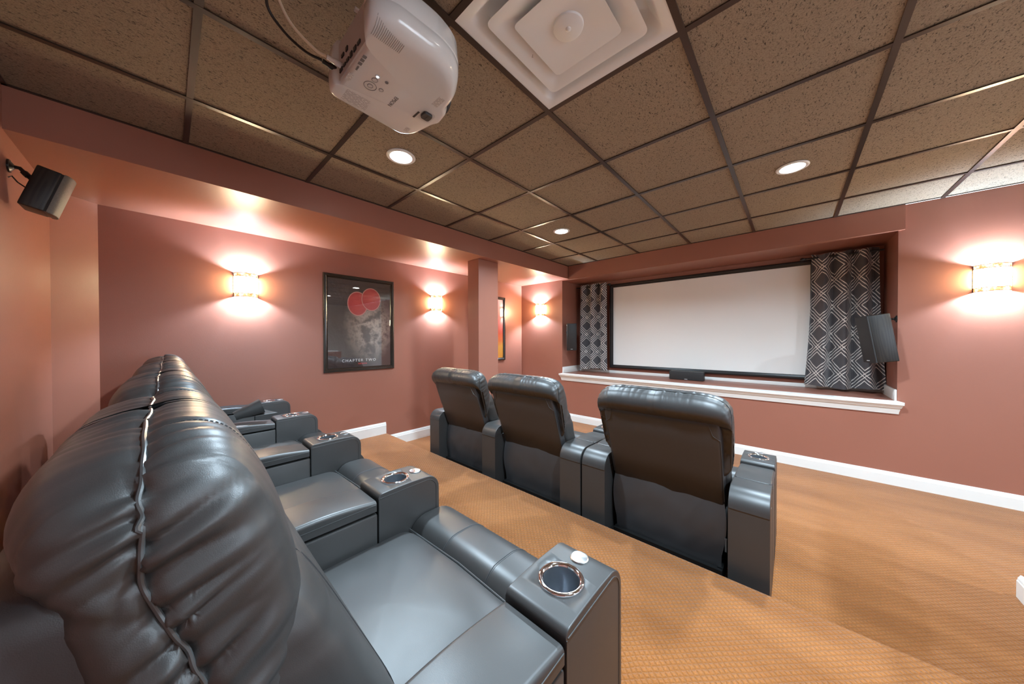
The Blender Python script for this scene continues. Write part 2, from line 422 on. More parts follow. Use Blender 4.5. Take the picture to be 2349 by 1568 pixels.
# walls
D1 = (LX - 0.04, -1.575); D2 = (-1.33, BY)
struct(MB().box(LX - 0.1, LX, -1.62, FY, 0, 2.26).build('wall_left', M['paint'], smooth=0))
struct(MB().prism([D1, D2, (D2[0] - 0.1, D2[1] - 0.04), (D1[0] - 0.1, D1[1] - 0.04)], 'z', 0, 2.26).build('wall_corner', M['paint'], smooth=0))
struct(MB().box(D2[0] - 0.02, RX + 0.1, BY - 0.1, BY, 0, H).build('wall_back', M['paint'], smooth=0))
struct(MB().box(RX, RX + 0.1, BY, 1.505, 0, 1.0).build('wall_right', M['paint'], smooth=0), 'low terracotta half wall beside the platform, made low to let side light in')  # height chosen low so cool light from the side reaches the seats
struct(MB().box(RX, RX + 0.12, BY, 1.44, 1.0, 1.03).build('trim_5', M['white_trim'], bevel=(0.006, 2, ANY)), 'white cap along the top of the half wall')
struct(MB().box(RX + 0.1, FAR, BY, PE, -0.06, 0).build('floor', M['carpet'], smooth=0), 'ochre carpet floor beyond the half wall')
struct(MB().box(RX + 0.1, FAR, BY - 0.1, BY, 0, H).build('wall_back_side', M['neutral'], smooth=0))  # unseen side walls added in off-white to keep the side light cool
struct(MB().box(4.0, FAR, FY, FY + 0.1, 0, H).build('wall_front_side', M['neutral'], smooth=0))
WY0, WY1, WZ0, WZ1 = -0.7, 1.3, 0.95, 2.15
fr_ = MB()
for y0, y1, z0, z1 in ((BY - 0.1, WY0, 0, H + 0.1), (WY1, FY + 0.1, 0, H + 0.1), (WY0, WY1, 0, WZ0), (WY0, WY1, WZ1, H + 0.1)): fr_.box(FAR, FAR + 0.12, y0, y1, z0, z1)
struct(fr_.build('wall_far_right', M['neutral'], smooth=0))  # added far wall, out of view, neutral so its bounce stays cool
win = struct(MB().box(FAR + 0.03, FAR + 0.09, WY0, WY0 + 0.05, WZ0, WZ1).box(FAR + 0.03, FAR + 0.09, WY1 - 0.05, WY1, WZ0, WZ1).box(FAR + 0.03, FAR + 0.09, WY0 + 0.05, WY1 - 0.05, WZ0, WZ0 + 0.05).box(FAR + 0.03, FAR + 0.09, WY0 + 0.05, WY1 - 0.05, WZ1 - 0.05, WZ1).box(FAR + 0.04, FAR + 0.08, 0.28, 0.32, WZ0 + 0.05, WZ1 - 0.05).build('added_window', M['white_trim'], smooth=0), 'added basement window, out of view, that sends in cool daylight')  # window added out of view to bring cool daylight onto the leather
for a_, b_ in ((WY0 + 0.05, 0.28), (0.32, WY1 - 0.05)): MB().box(FAR + 0.058, FAR + 0.062, a_, b_, WZ0 + 0.05, WZ1 - 0.05).build('added_window_pane', M['glass'], win, smooth=0)
fw = MB()
for q in ([(LX - .1, 0), (4.0, 0), (4.0, RECZ0), (LX - .1, RECZ0)], [(LX - .1, RECZ1), (4.0, RECZ1), (4.0, H), (LX - .1, H)],
          [(LX - .1, RECZ0), (RECX0, RECZ0), (RECX0, RECZ1), (LX - .1, RECZ1)], [(RECX1, RECZ0), (4.0, RECZ0), (4.0, RECZ1), (RECX1, RECZ1)]):
    fw.add([(x, FY, z) for x, z in q], [(0, 1, 2, 3)])
fw.add([(RECX0, FY, RECZ0), (RECX1, FY, RECZ0), (RECX1, FY, RECZ1), (RECX0, FY, RECZ1), (RECX0, RECY, RECZ0), (RECX1, RECY, RECZ0), (RECX1, RECY, RECZ1), (RECX0, RECY, RECZ1)],
       [(0, 4, 5, 1), (1, 5, 6, 2), (2, 6, 7, 3), (3, 7, 4, 0), (4, 7, 6, 5)])
struct(fw.build('wall_front', M['paint'], smooth=0, recalc=False))
struct(MB().box(-0.49, 2.855, FY - 0.022, FY, RECZ1, H).build('beam', M['paint'], smooth=0), 'shallow painted header over the screen recess')
struct(MB().box(LX - 0.1, -0.50, BY, FY, 2.24, H).build('soffit_beam', M['paint'], smooth=0), 'dropped painted soffit along the poster wall')
struct(MB().box(-0.80, -0.605, 1.157, 1.484, 0, 2.24).build('column', M['paint'], bevel=(0.003, 1, ANY), smooth=0), 'square painted column under the soffit')

# baseboards and trim
def base_prof(h, t=0.016): return [(0, 0), (t, 0), (t, h * 0.74), (t * 0.8, h * 0.78), (t * 0.8, h * 0.86), (t * 0.45, h * 0.95), (t * 0.35, h), (0, h)]
def baseboard(name, p0, p1, nrm, h, z0=0, ext=0.0):
    p0 = Vector(p0); p1 = Vector(p1); n = Vector(nrm); d = (p1 - p0).normalized()
    loops = [[(q.x + n.x * o, q.y + n.y * o, z0 + z) for o, z in base_prof(h)] for q in (p0 - d * ext, p1 + d * ext)]
    return struct(MB().loft(loops).build(name, M['white_trim'], smooth=30))
baseboard('baseboard_left', (LX, PE + 0.02), (LX, FY), (1, 0), 0.132)
baseboard('baseboard_left_platform', (LX, -1.5), (LX, PE - 0.003), (1, 0), 0.134, PLAT)
baseboard('baseboard_front', (LX, FY), (FAR, FY), (0, -1), 0.112)
baseboard('baseboard_right', (RX, PE + 0.02), (RX, 1.515), (-1, 0), 0.112, ext=0.012)
baseboard('baseboard_half_wall', (RX, 1.515), (RX + 0.1, 1.515), (0, 1), 0.112)
sill = [(0, 0.628), (0.012, 0.628), (0.016, 0.648), (0.022, 0.662), (0.024, 0.676), (0.034, 0.682), (0.043, 0.700), (0.046, 0.708), (0.056, 0.712), (0.058, 0.738), (0, 0.742)]
struct(MB().prism([(FY - o, z) for o, z in sill], 'x', RECX0 - 0.002, RECX1 + 0.002, taper=lambda q: (FY - q[0]) * 0.55).build('trim_1', M['white_trim'], smooth=30), 'white moulded sill along the front of the screen ledge')
for nm, bx in (('trim_2', (RECX0, RECX0 + 0.014, FY + 0.002, RECY, RECZ0, RECZ0 + 0.10)), ('trim_3', (RECX1 - 0.014, RECX1, FY + 0.002, RECY, RECZ0, RECZ0 + 0.10)), ('trim_4', (RECX0, RECX1, RECY - 0.014, RECY, RECZ0, RECZ0 + 0.042))):
    struct(MB().box(*bx).build(nm, M['white_trim'], bevel=(0.004, 2, ANY)))

# ------------------------------------------------------------------ suspended ceiling: slab + tiles + tees
G = 0.6096
ceil = struct(MB().box(LX - 0.1, FAR + 0.1, BY - 0.1, FY + 0.1, H + 0.06, H + 0.1).build('ceiling', M['plenum'], smooth=0), 'brown suspended ceiling of fissured tiles in a bronze grid')
VENT_CELL = (2, -1)
CANS = [(0, -1), (0, 2), (3, 2), (3, -1), (6, 2), (6, -1)]  # the last pair belong to the added lights beyond the half wall
tile_cache = {}
def tile_mesh(w, d, hole):
    k = (round(w, 3), round(d, 3), hole)
    if k in tile_cache: return tile_cache[k]
    mb = MB()
    if not hole:
        mb.box(-w / 2, w / 2, -d / 2, d / 2, 0, 0.014)
    else:
        n = 24; r = 0.072
        def sq(a):
            c, s_ = math.cos(a), math.sin(a); m = max(abs(c), abs(s_)); return (w / 2 * c / m, d / 2 * s_ / m)
        ang = [2 * PI * i / n + PI / 4 for i in range(n)]
        mb.loft([[(r * math.cos(a), r * math.sin(a), 0.05) for a in ang], [(r * math.cos(a), r * math.sin(a), 0) for a in ang], [(*sq(a), 0) for a in ang], [(*sq(a), 0.014) for a in ang]], True, True, False)
    o = mb.build('ceiling_tile', M['tile'], ceil, smooth=0); me = o.data; bpy.data.objects.remove(o)
    tile_cache[k] = me
    return me
xs = [-0.50] + [G * i for i in range(0, 11)] + [FAR]
ys = [BY] + [G * j for j in range(-2, 5)] + [FY]
TW = 0.012
for i in range(len(xs) - 1):
    for j in range(len(ys) - 1):
        x0, x1, y0, y1 = xs[i], xs[i + 1], ys[j], ys[j + 1]
        ci, cj = round(x0 / G), round(y0 / G)
        if i == 0: ci = -1
        if (ci, cj) == VENT_CELL: continue
        hole = (ci, cj) in CANS
        o = link('ceiling_tile', tile_mesh(x1 - x0 - 0.004, y1 - y0 - 0.004, hole), ceil)
        o.location = ((x0 + x1) / 2, (y0 + y1) / 2, H + 0.001 + random.uniform(0, 0.0015))
for x in xs[1:-1]:
    y0 = BY
    o = MB().prism([(x - TW, H - 0.006), (x + TW, H - 0.006), (x + TW, H - 0.001), (x + 0.003, H - 0.001), (x + 0.003, H + 0.03), (x - 0.003, H + 0.03), (x - 0.003, H - 0.001), (x - TW, H - 0.001)], 'y', y0, FY).build('ceiling_tee', M['tee'], ceil, smooth=0)
for y in ys[1:-1]:
    x1 = FAR
    for a, b in zip(xs[:-1], xs[1:]):
        if a >= x1: continue
        MB().box(a + (TW if a > -0.4 else 0), b - TW, y - TW, y + TW, H - 0.0052, H - 0.001).build('ceiling_cross_tee', M['tee'], ceil, smooth=0)
MB().box(-0.50, -0.485, BY, FY, H - 0.004, H + 0.001).build('wall_angle', M['tee'], ceil, smooth=0)
MB().box(-0.49, FAR, FY - 0.036, FY - 0.021, H - 0.004, H + 0.001).build('wall_angle', M['tee'], ceil, smooth=0)
MB().box(-0.50, FAR, BY, BY + 0.015, H - 0.004, H + 0.001).build('wall_angle', M['tee'], ceil, smooth=0)

# ------------------------------------------------------------------ recessed lights
def recessed(loc, label):
    t = thing('recessed_light', label, 'ceiling light', loc, 'recessed lights in the ceiling grid')
    MB().lathe([(0.074, 0.0), (0.086, 0.0), (0.087, -0.004), (0.080, -0.0085), (0.066, -0.007), (0.0655, 0.004)], 32).build('trim_ring', M['can_trim'], t)
    MB().lathe([(0.0001, 0.0015), (0.03, 0.0012), (0.066, 0.001)], 32).build('light_lens', M['lens'], t)
    l = bpy.data.lights.new('recessed_lamp', 'AREA'); l.shape = 'DISK'; l.size = 0.13; l.energy = CAN_W; l.color = CAN_COL; l.spread = math.radians(150)
    lo = bpy.data.objects.new('recessed_lamp', l); COL.objects.link(lo); lo.parent = t; lo.location = (0, 0, -0.0095)
    return t
rl = recessed((0.305, -0.305, H), 'round white recessed light in the ceiling just past the projector')
dup(rl, (0.305, 1.524, H), 'small round recessed light in the ceiling toward the corner of soffit and screen wall')
dup(rl, (2.134, 1.524, H), 'round recessed light in the ceiling before the patterned wide curtain')
dup(rl, (2.134, -0.305, H), 'round recessed light in the ceiling above the armrest nearest the projector')
dup(rl, (3.962, 1.524, H), 'added unseen recessed light in the ceiling beyond the half wall, toward the screen wall')  # extra fixture, out of view, added for cool light on the leather
dup(rl, (3.962, -0.305, H), 'added unseen recessed light in the ceiling beyond the half wall, toward the back wall')  # second added fixture out of view, same cool fill from the side

# ------------------------------------------------------------------ wall sconces
def sconce(loc, rot, label):
    t = thing('wall_sconce', label, 'wall lamp', loc, 'half-round wall sconces', rot)     # +y is out of the wall
    hw, dp, n = 0.083, 0.085, 20
    def sh(z0, z1, k=1.0, th=0.003):
        lo = []
        for z, s_ in ((z0, k), (z1, k), (z1, k - th / hw), (z0, k - th / hw)):
            lo.append([(-hw * s_ * math.cos(PI * i / n), dp * s_ * math.sin(PI * i / n), z) for i in range(n + 1)])
        lo.append(lo[0])
        return MB().loft(lo, closed=False, cap0=False, cap1=False)
    MB().box(-0.06, 0.06, 0.0, 0.006, -0.085, 0.085).build('back_plate', M['bronze'], t)
    sh(-0.072, 0.072).build('glass_shade', M['shade'], t)
    for z0, z1 in ((0.074, 0.101), (-0.101, -0.074)): sh(z0, z1).build('shell_band', M['band'], t)
    for z in (0.103, 0.073, -0.073, -0.103): sh(z - 0.002, z + 0.002, 1.012, 0.0055).build('metal_rim', M['bronze'], t)
    for sx in (-1, 1): MB().box(sx * hw - 0.0025, sx * hw + 0.0025, 0, 0.004, -0.104, 0.104).build('side_strip', M['bronze'], t)
    for z in (-0.062, 0.062):
        s = 1 if z > 0 else -1
        MB().lathe([(0.0001, 0.012 * s), (0.009, 0.009 * s), (0.013, 0), (0.011, -0.012 * s), (0.008, -0.03 * s), (0.0001, -0.03 * s)], 14, (0, 0.042, z - 0.02 * s)).build('bulb', M['bulb'], t)
        l = bpy.data.lights.new('sconce_lamp', 'POINT'); l.energy = SCONCE_W; l.color = SCONCE_COL; l.shadow_soft_size = 0.012
        lo = bpy.data.objects.new('sconce_lamp', l); COL.objects.link(lo); lo.parent = t; lo.location = (0, 0.042, z + 0.006 * s)
    return t
sc = sconce((LX, -0.826, 1.77), (0, 0, -PI / 2), 'lit half-round sconce on the wall before the dark framed poster')
dup(sc, (LX, 1.161, 1.778), 'lit half-round sconce between the dark framed poster and the column')
dup(sc, (-1.055, FY, 1.788), 'smallest lit sconce, on the wall beside the narrow curtain', (0, 0, PI))
dup(sc, (3.28, FY, 1.752), 'lit sconce on the front wall outside the wide curtain and its speaker', (0, 0, PI))


# ------------------------------------------------------------------ posters
def poster(loc, rot, w, h, name_label, pm):
    t = thing('framed_poster', name_label, 'picture', loc, None, rot)      # local: x width, +y out of the wall, z up
    fw_ = 0.042
    prof = [(0, 0.0), (0, 0.020), (0.006, 0.026), (0.013, 0.026), (0.017, 0.021), (0.024, 0.022), (0.034, 0.015), (0.038, 0.017), (fw_, 0.010), (fw_, 0.0)]
    loops = []
    for sx, sz in ((-1, -1), (1, -1), (1, 1), (-1, 1)):
        loops.append([(sx * (w / 2 - o), d, sz * (h / 2 - o)) for o, d in prof])
    loops.append(loops[0])
    MB().loft(loops, True, False, False).build('frame', M['frame'], t, smooth=20)
    MB().box(-w / 2 + fw_ - 0.004, w / 2 - fw_ + 0.004, 0.002, 0.005, -h / 2 + fw_ - 0.004, h / 2 - fw_ + 0.004).build('print', pm, t, smooth=0)
    MB().box(-w / 2 + fw_ - 0.003, w / 2 - fw_ + 0.003, 0.0075, 0.0085, -h / 2 + fw_ - 0.003, h / 2 - fw_ + 0.003).build('glass_pane', M['glass'], t, smooth=0)
    return t
p1 = poster((LX, 0.166, 1.464), (0, 0, -PI / 2), 0.765, 1.045, 'large framed dark brown poster with two red ovals reading CHAPTER TWO', M['poster'])
text_mesh('lettering', 'CHAPTER TWO', 0.042, M['ink_white'], p1, (0.02, 0.0056, -0.408), (PI / 2, 0, PI), 1.35)
rd = MB()
for k, (xx, wd) in enumerate(((-0.045, 0.012), (-0.028, 0.01), (-0.012, 0.008), (0.002, 0.012), (0.02, 0.011), (0.037, 0.009))):
    rd.box(-xx - wd / 2 - 0.02, -xx + wd / 2 - 0.02, 0.005, 0.0056, -0.452, -0.437)
rd.build('red_print_line', M['ink_red'], p1, smooth=0)
p2 = poster((LX, 2.14, 1.464), (0, 0, -PI / 2), 0.765, 1.045, 'framed orange and pink poster mostly hidden behind the column', M['poster2'])

# ------------------------------------------------------------------ projection screen, rods, curtains, centre speaker
t = thing('projection_screen', 'wide white projection screen in a black frame inside the wall recess', 'screen', (1.14, RECY - 0.06, 1.495))
sw, sh_ = 2.39, 1.335
prof = [(0, 0.0), (0, 0.052), (0.010, 0.060), (0.022, 0.058), (0.028, 0.046), (0.044, 0.038), (0.050, 0.028), (0.050, 0)]
loops = [[(sx * (sw / 2 - o), 0.058 - d, sz * (sh_ / 2 - o)) for o, d in prof] for sx, sz in ((-1, -1), (1, -1), (1, 1), (-1, 1))]
MB().loft(loops + [loops[0]], True, False, False).build('frame', M['screen_frame'], t, smooth=25)
MB().box(-sw / 2 + 0.04, sw / 2 - 0.04, 0.036, 0.040, -sh_ / 2 + 0.04, sh_ / 2 - 0.04).build('screen_fabric', M['screen'], t, smooth=0)

def curtain(name_label, x0, x1, ztop, zbot, yc, folds, flare, ph):
    t = thing('curtain', name_label, 'curtain', ((x0 + x1) / 2, yc, zbot), 'trellis pattern curtains beside the screen')
    nx, nz = 150, 50; w = x1 - x0; cloth = w * 1.5
    v, f, uv = [], [], []
    for k in range(nz + 1):
        q = k / nz                              # 0 top
        for i in range(nx + 1):
            s = i / nx
            amp = 0.050 * (0.92 + 0.25 * noise.noise(Vector((s * 3, q * 1.5, ph))))
            fr = folds * (s + 0.03 * noise.noise(Vector((s * 2.1, q * 1.1, ph + 9))))
            y = amp * math.sin(2 * PI * fr + ph) + 0.010 * math.sin(2 * PI * fr * 2 + 1.3) * (0.3 + q)
            xx = (s - 0.5) * (w + flare * q * q) + (flare * 0.5 * q * q if False else 0) + 0.006 * math.cos(2 * PI * fr + ph)
            dz = 0.012 * math.sin(2 * PI * fr + ph + 0.5) if k == 0 else (0.010 * math.sin(s * 9 + ph) if k == nz else 0)
            v.append((xx, y, (1 - q) * (ztop - zbot) + dz))
            if i == 0: run = ph * 0.037
            else:
                pa = v[-2]; run += math.hypot(xx - pa[0], y - pa[1])
            uv.append((run, (1 - q) * (ztop - zbot)))
    for k in range(nz):
        for i in range(nx):
            a = k * (nx + 1) + i; f.append((a, a + 1, a + nx + 2, a + nx + 1))
    nv = len(v)                                 # give the cloth thickness: offset back sheet
    v2 = [(p[0], p[1] + 0.003, p[2]) for p in v]; f2 = [tuple(nv + j for j in q[::-1]) for q in f]
    me = bpy.data.meshes.new('cloth'); me.from_pydata(v + v2, [], f + f2)
    ul = me.uv_layers.new(name='UVMap'); uvs = uv + uv
    for lp in me.loops: ul.data[lp.index].uv = uvs[lp.vertex_index]
    me.materials.append(M['curtain']); me.shade_smooth()
    link('cloth', me, t)
    # grommets where the cloth crosses the rod
    zr = ztop - zbot - 0.035
    for k in range(int(folds * 2)):
        s = (k + 0.5 - ph / PI) / (folds * 2)
        if 0.02 < s < 0.98:
            MB().tube([(0.004 * 0, 0.021 * math.cos(a), 0.021 * math.sin(a)) for a in (2 * PI * j / 16 for j in range(16))], 0.0045, 6, True).build('grommet', M['black'], t).location = ((s - 0.5) * w, 0, zr)
    return t
CY = 3.385
curtain('wide patterned curtain panel between the screen and the angled speaker', 2.285, 2.775, 2.19, 0.775, CY, 3.4, 0.11, 0.6)
curtain('narrow patterned curtain panel at the column side of the screen', -0.545, -0.065, 2.185, 0.80, CY, 2.6, 0.02, 2.4)
def rod(label, x0, x1, fin, z):
    t = thing('curtain_rod', label, 'curtain rod', ((x0 + x1) / 2, CY, z), 'black curtain rods above the screen')
    L = (x1 - x0) / 2
    MB().tube([(-L, 0, 0), (L, 0, 0)], 0.0085, 12).build('rod', M['black'], t)
    MB().lathe([(0.0001, -0.02), (0.011, -0.018), (0.012, -0.006), (0.010, 0), (0.017, 0.012), (0.019, 0.024), (0.012, 0.036), (0.0001, 0.04)], 16).build('finial', M['black'], t)
    o = [c for c in t.children if c.name.startswith('finial')]
    fo = bpy.data.objects[[c.name for c in bpy.data.objects if c.parent == t and c.name.startswith('finial')][0]]
    fo.rotation_euler = (0, fin * PI / 2, 0); fo.location = (fin * L, 0, 0)
    for xx in (-L * 0.45, L * 0.55) if fin < 0 else (-L * 0.8, L * 0.4):
        MB().box(xx - 0.006, xx + 0.006, 0, RECY - CY, -0.006, 0.006).box(xx - 0.012, xx + 0.012, RECY - CY - 0.006, RECY - CY, -0.03, 0.03).build('bracket', M['black'], t)
    return t
rod('black rod with finial over the wide curtain panel', 2.235, 2.80, -1, 2.155)
rod('black rod with finial over the narrow curtain panel', -0.60, -0.03, 1, 2.15)

t = thing('center_speaker', 'low black speaker box lying on the ledge under the screen', 'speaker', (1.091, 3.30, RECZ0 + 0.003))
MB().box(-0.200, 0.200, 0.012, 0.11, 0.0, 0.112).build('cabinet', M['wood'], t, bevel=(0.004, 2, ANY))
MB().box(-0.204, 0.204, 0.0, 0.014, 0.0, 0.112).build('grille', M['grille'], t, bevel=(0.005, 3, ANY))
MB().box(-0.018, 0.018, -0.0015, 0.0005, 0.008, 0.013).build('badge', M['mark'], t, smooth=0)

# ------------------------------------------------------------------ wall speakers
def speaker(label, loc, yaw, tilt, w, d, h, mount, gm, badge=True, bulge=0.02, arm_at=0.25):
    t = thing('wall_speaker', label, 'speaker', loc, 'satellite speakers on wall brackets')
    fr = Vector((math.sin(yaw) * math.cos(tilt), math.cos(yaw) * math.cos(tilt), math.sin(tilt))); rt = Vector((math.cos(yaw), -math.sin(yaw), 0)); up = rt.cross(fr)
    R3 = Matrix((rt, fr, up)).transposed()
    eul = R3.to_euler()
    t.rotation_euler = eul
    MB().box(-w / 2, w / 2, -d / 2, d / 2 - 0.012, -h / 2, h / 2).build('cabinet', M['wood'], t, bevel=(0.006, 3, ANY))
    MB().box(-w / 2 + 0.003, w / 2 - 0.003, d / 2 - 0.013, d / 2 - 0.006, -h / 2 + 0.003, h / 2 - 0.003).build('front_baffle', M['black'], t)
    n = 10
    prof = [(w / 2, d / 2 - 0.006)] + [(w / 2 * math.cos(PI * i / n), d / 2 - 0.002 + bulge * math.sin(PI * i / n)) for i in range(n + 1)] + [(-w / 2, d / 2 - 0.006)]
    MB().prism(prof, 'z', -h / 2, h / 2).build('grille', gm, t, bevel=(0.004, 2, lambda e: abs(e.verts[0].co.z - e.verts[1].co.z) < 1e-5), smooth=50)
    if badge: MB().box(-0.016, 0.016, d / 2 + bulge - 0.0035, d / 2 + bulge + 0.0005, -h / 2 + 0.018, -h / 2 + 0.023).build('badge', M['mark'], t, smooth=0)
    # bracket in world space, converted to the speaker's own space
    inv = Matrix.Translation(Vector(loc)) @ R3.to_4x4(); inv.invert()
    mp, mn = Vector(mount[0]), Vector(mount[1]).normalized()
    end = Vector(loc) + R3 @ Vector((0, -d / 2 + 0.002, h * arm_at))
    mid = mp + mn * 0.03
    mb = MB().tube([inv @ mp, inv @ (mp + mn * 0.006)], 0.030, 16).tube([inv @ (mp + mn * 0.006), inv @ (mp + mn * 0.016)], [0.026, 0.011], 16)
    mb.tube([inv @ mp, inv @ mid, inv @ (mid.lerp(end, 0.5)), inv @ end], 0.0085, 10).tube([inv @ (mid.lerp(end, 0.30)), inv @ (mid.lerp(end, 0.62))], 0.012, 10)
    mb.build('bracket', M['black'], t)
    for sgn in (1, -1):
        p = mp + Vector((0, 0, sgn * 0.022)) + mn * 0.006
        MB().tube([inv @ p, inv @ (p + mn * 0.003)], 0.004, 8).build('screw', M['bolt'], t)
    return t
speaker('black wood speaker with bronze grille on the wall behind the rear row', (-0.55, -1.690, 2.004), -0.01, -0.268, 0.12, 0.084, 0.205, ((-0.57, BY, 2.10), (0, 1, 0)), M['grille_metal'], False, 0.024, 0.15)
speaker('tilted black wood speaker hanging in front of the wide curtain', (2.683, 2.85, 1.289), -1.923, -0.155, 0.16, 0.15, 0.41, ((RECX1, 3.0, 1.46), (-1, 0, 0)), M['grille'], True, 0.006, 0.34)
speaker('slim dark grey speaker on the recess side wall by the narrow curtain', (-0.495, 3.055, 1.326), 2.62, -0.06, 0.155, 0.13, 0.425, ((RECX0, 3.12, 1.40), (1, 0, 0)), M['grille'], True, 0.018, 0.2)
t = tag(MB().tube([(-0.565, BY + 0.001, 2.045), (-0.567, BY + 0.010, 2.055), (-0.563, -1.765, 2.03), (-0.556, -1.745, 2.012), (-0.552, -1.728, 2.006)], 0.0028, 8).build('speaker_wire', M['cable']), 'thin dark wire from the wall to the speaker behind the rear row', 'wire')

# ------------------------------------------------------------------ ceiling air diffuser
t = thing('air_vent', 'large square white stepped air diffuser in the ceiling', 'vent', (G * 2.5, -G * 0.5, H))
def rsq(a, r, z, n=5):
    pts = rounded([(-a, -a), (a, -a), (a, a), (-a, a)], r, n); return [(x, y, z) for x, y in pts]
MB().loft([rsq(0.298, 0.002, 0.004), rsq(0.298, 0.002, -0.004), rsq(0.262, 0.035, -0.004), rsq(0.252, 0.035, 0.004), rsq(0.225, 0.05, 0.045), rsq(0.10, 0.03, 0.048)], True, False, True).build('outer_frame', M['vent'], t, smooth=45)
MB().loft([rsq(0.120, 0.02, 0.036), rsq(0.185, 0.025, 0.005), rsq(0.188, 0.025, -0.004), rsq(0.214, 0.03, -0.007), rsq(0.216, 0.03, -0.011), rsq(0.186, 0.022, -0.010), rsq(0.118, 0.02, 0.022)], True, False, False).build('middle_cone', M['vent'], t, smooth=45)
MB().loft([rsq(0.10, 0.02, 0.03), rsq(0.120, 0.018, -0.006), rsq(0.143, 0.022, -0.011), rsq(0.1445, 0.022, -0.015), rsq(0.126, 0.015, -0.0145), rsq(0.056, 0.055, -0.004)], True, False, True).build('inner_plate', M['vent'], t, smooth=45)
MB().lathe([(0.0001, -0.0135), (0.050, -0.0125), (0.054, -0.0105), (0.056, -0.003)], 40).build('center_disc', M['vent'], t)
MB().lathe([(0.0001, -0.0185), (0.007, -0.018), (0.0095, -0.016), (0.0095, -0.012)], 20).build('center_knob', M['vent'], t)
for a in (0, PI):
    c, s_ = math.cos(a), math.sin(a)
    pts = [((0.172 + 0.004 * math.sin(i * 1.7)) * c - (0.02 * (i / 10) - 0.01) * s_, (0.172 + 0.004 * math.sin(i * 1.7)) * s_ + (0.02 * (i / 10) - 0.01) * c, -0.006 + 0.012 * (i / 10)) for i in range(11)]
    MB().tube(pts, 0.0012, 6).build('spring_clip', M['bolt'], t)

# ------------------------------------------------------------------ projector, mount, cables
PX, PY, PZ = 1.085, -0.748, H - 0.272                      # underside plane
t = thing('projector', 'glossy white projector hung upside down from the ceiling', 'projector', (PX, PY, PZ))
outer = [(-0.188, -0.163), (-0.122, -0.166), (-0.112, -0.148), (0.128, -0.148), (0.142, -0.172), (0.188, -0.174), (0.226, -0.120), (0.234, 0.045), (0.208, 0.122), (0.135, 0.170), (0.062, 0.176), (0.040, 0.196), (-0.025, 0.204), (-0.048, 0.192), (-0.165, 0.168), (-0.203, 0.130)]
rads = [0.03, 0.012, 0.010, 0.010, 0.012, 0.04, 0.06, 0.07, 0.07, 0.06, 0.03, 0.03, 0.02, 0.02, 0.05, 0.05]
def outl(dl, dr, z):
    """inset by dl on the -x half and dr on the +x half (soft shoulder on that side)"""
    o_ = []
    for x, y in rounded(outer, rads, 4):
        q = min(1, max(0, (x + 0.02) / 0.22)); d = dl + (dr - dl) * q
        l = math.hypot(x, y); o_.append((x * (1 - d / max(l, 0.05)), y * (1 - (dl + (dr - dl) * 0.3 * q) / max(l, 0.05)), z))
    return o_
MB().loft([outl(0.016, 0.070, 0.0), outl(0.009, 0.045, 0.0018), outl(0.004, 0.026, 0.008), outl(0.001, 0.010, 0.022), outl(0, 0.001, 0.045), outl(0, 0, 0.066), outl(0.0015, 0.0015, 0.068), outl(0.0015, 0.0015, 0.071), outl(0, 0, 0.073), outl(0.004, 0.004, 0.135), outl(0.016, 0.016, 0.152)]).build('shell', M['proj'], t, smooth=40)
MB().box(-0.108, 0.124, -0.1485, -0.1425, 0.012, 0.135).build('connector_panel', M['proj_button'], t, smooth=0)
for k, (xx, w_, h_) in enumerate(((-0.085, 0.022, 0.012), (-0.055, 0.018, 0.008), (-0.028, 0.02, 0.01), (0.0, 0.016, 0.016), (0.03, 0.018, 0.014), (0.06, 0.02, 0.01), (-0.07, 0.02, 0.01), (-0.035, 0.014, 0.014))):
    zz = 0.035 if k < 6 else 0.075
    MB().box(xx - w_ / 2, xx + w_ / 2, -0.1520, -0.1475, zz - h_ / 2, zz + h_ / 2).build('port', M['proj_dark'], t, smooth=0)
from mathutils.bvhtree import BVHTree
shell = [o for o in bpy.data.objects if o.parent == t and o.name.startswith('shell')][0]
bv = BVHTree.FromPolygons([tuple(v.co) for v in shell.data.vertices], [tuple(q.vertices) for q in shell.data.polygons])
gr = MB()
for i in range(17):
    y = -0.152 + i * 0.0052; pts = []
    for k in range(9):
        h = bv.ray_cast(Vector((0.150 + 0.0002 * i + k * (0.0058 - 0.00010 * i), y, -0.1)), Vector((0, 0, 1)))
        if h[0] is not None: pts.append(h[0] + Vector((0, 0, -0.0002)))
    if len(pts) > 2: gr.tube(pts, 0.0011, 5)
o = gr.build('speaker_grille', M['proj_grey2'], t); o['kind'] = 'stuff'
# lens opening and focus lever
MB().lathe([(0.036, 0.0), (0.040, 0.004), (0.040, 0.012), (0.034, 0.014), (0.032, -0.01), (0.0001, -0.012)], 28).build('lens_barrel', M['proj_dark'], t)
lb = [o for o in bpy.data.objects if o.parent == t and o.name.startswith('lens_barrel')][0]; lb.rotation_euler = (-PI / 2, 0, 0); lb.location = (0.01, 0.196, 0.07)
rec = rounded([(-0.052, 0.118), (0.008, 0.118), (0.008, 0.166), (-0.052, 0.166)], 0.014, 4)
MB().loft([[(x, y, 0.0005) for x, y in rec], [(x, y, -0.0008) for x, y in rec]], True, False, True).build('lever_recess', M['proj_button'], t, smooth=0)
lv = rounded([(-0.034, 0.118), (0.004, 0.118), (0.004, 0.154), (-0.034, 0.154)], 0.010, 4)
MB().loft([[(x, y, 0.0) for x, y in lv], [(x, y, -0.006) for x, y in lv], [(x * 0.94 - 0.001, y * 0.97 + 0.004, -0.010) for x, y in lv]], True, False, True).box(-0.030, 0.0, 0.1355, 0.1375, -0.0108, -0.009).build('zoom_lever', M['proj_dark'], t, smooth=40)
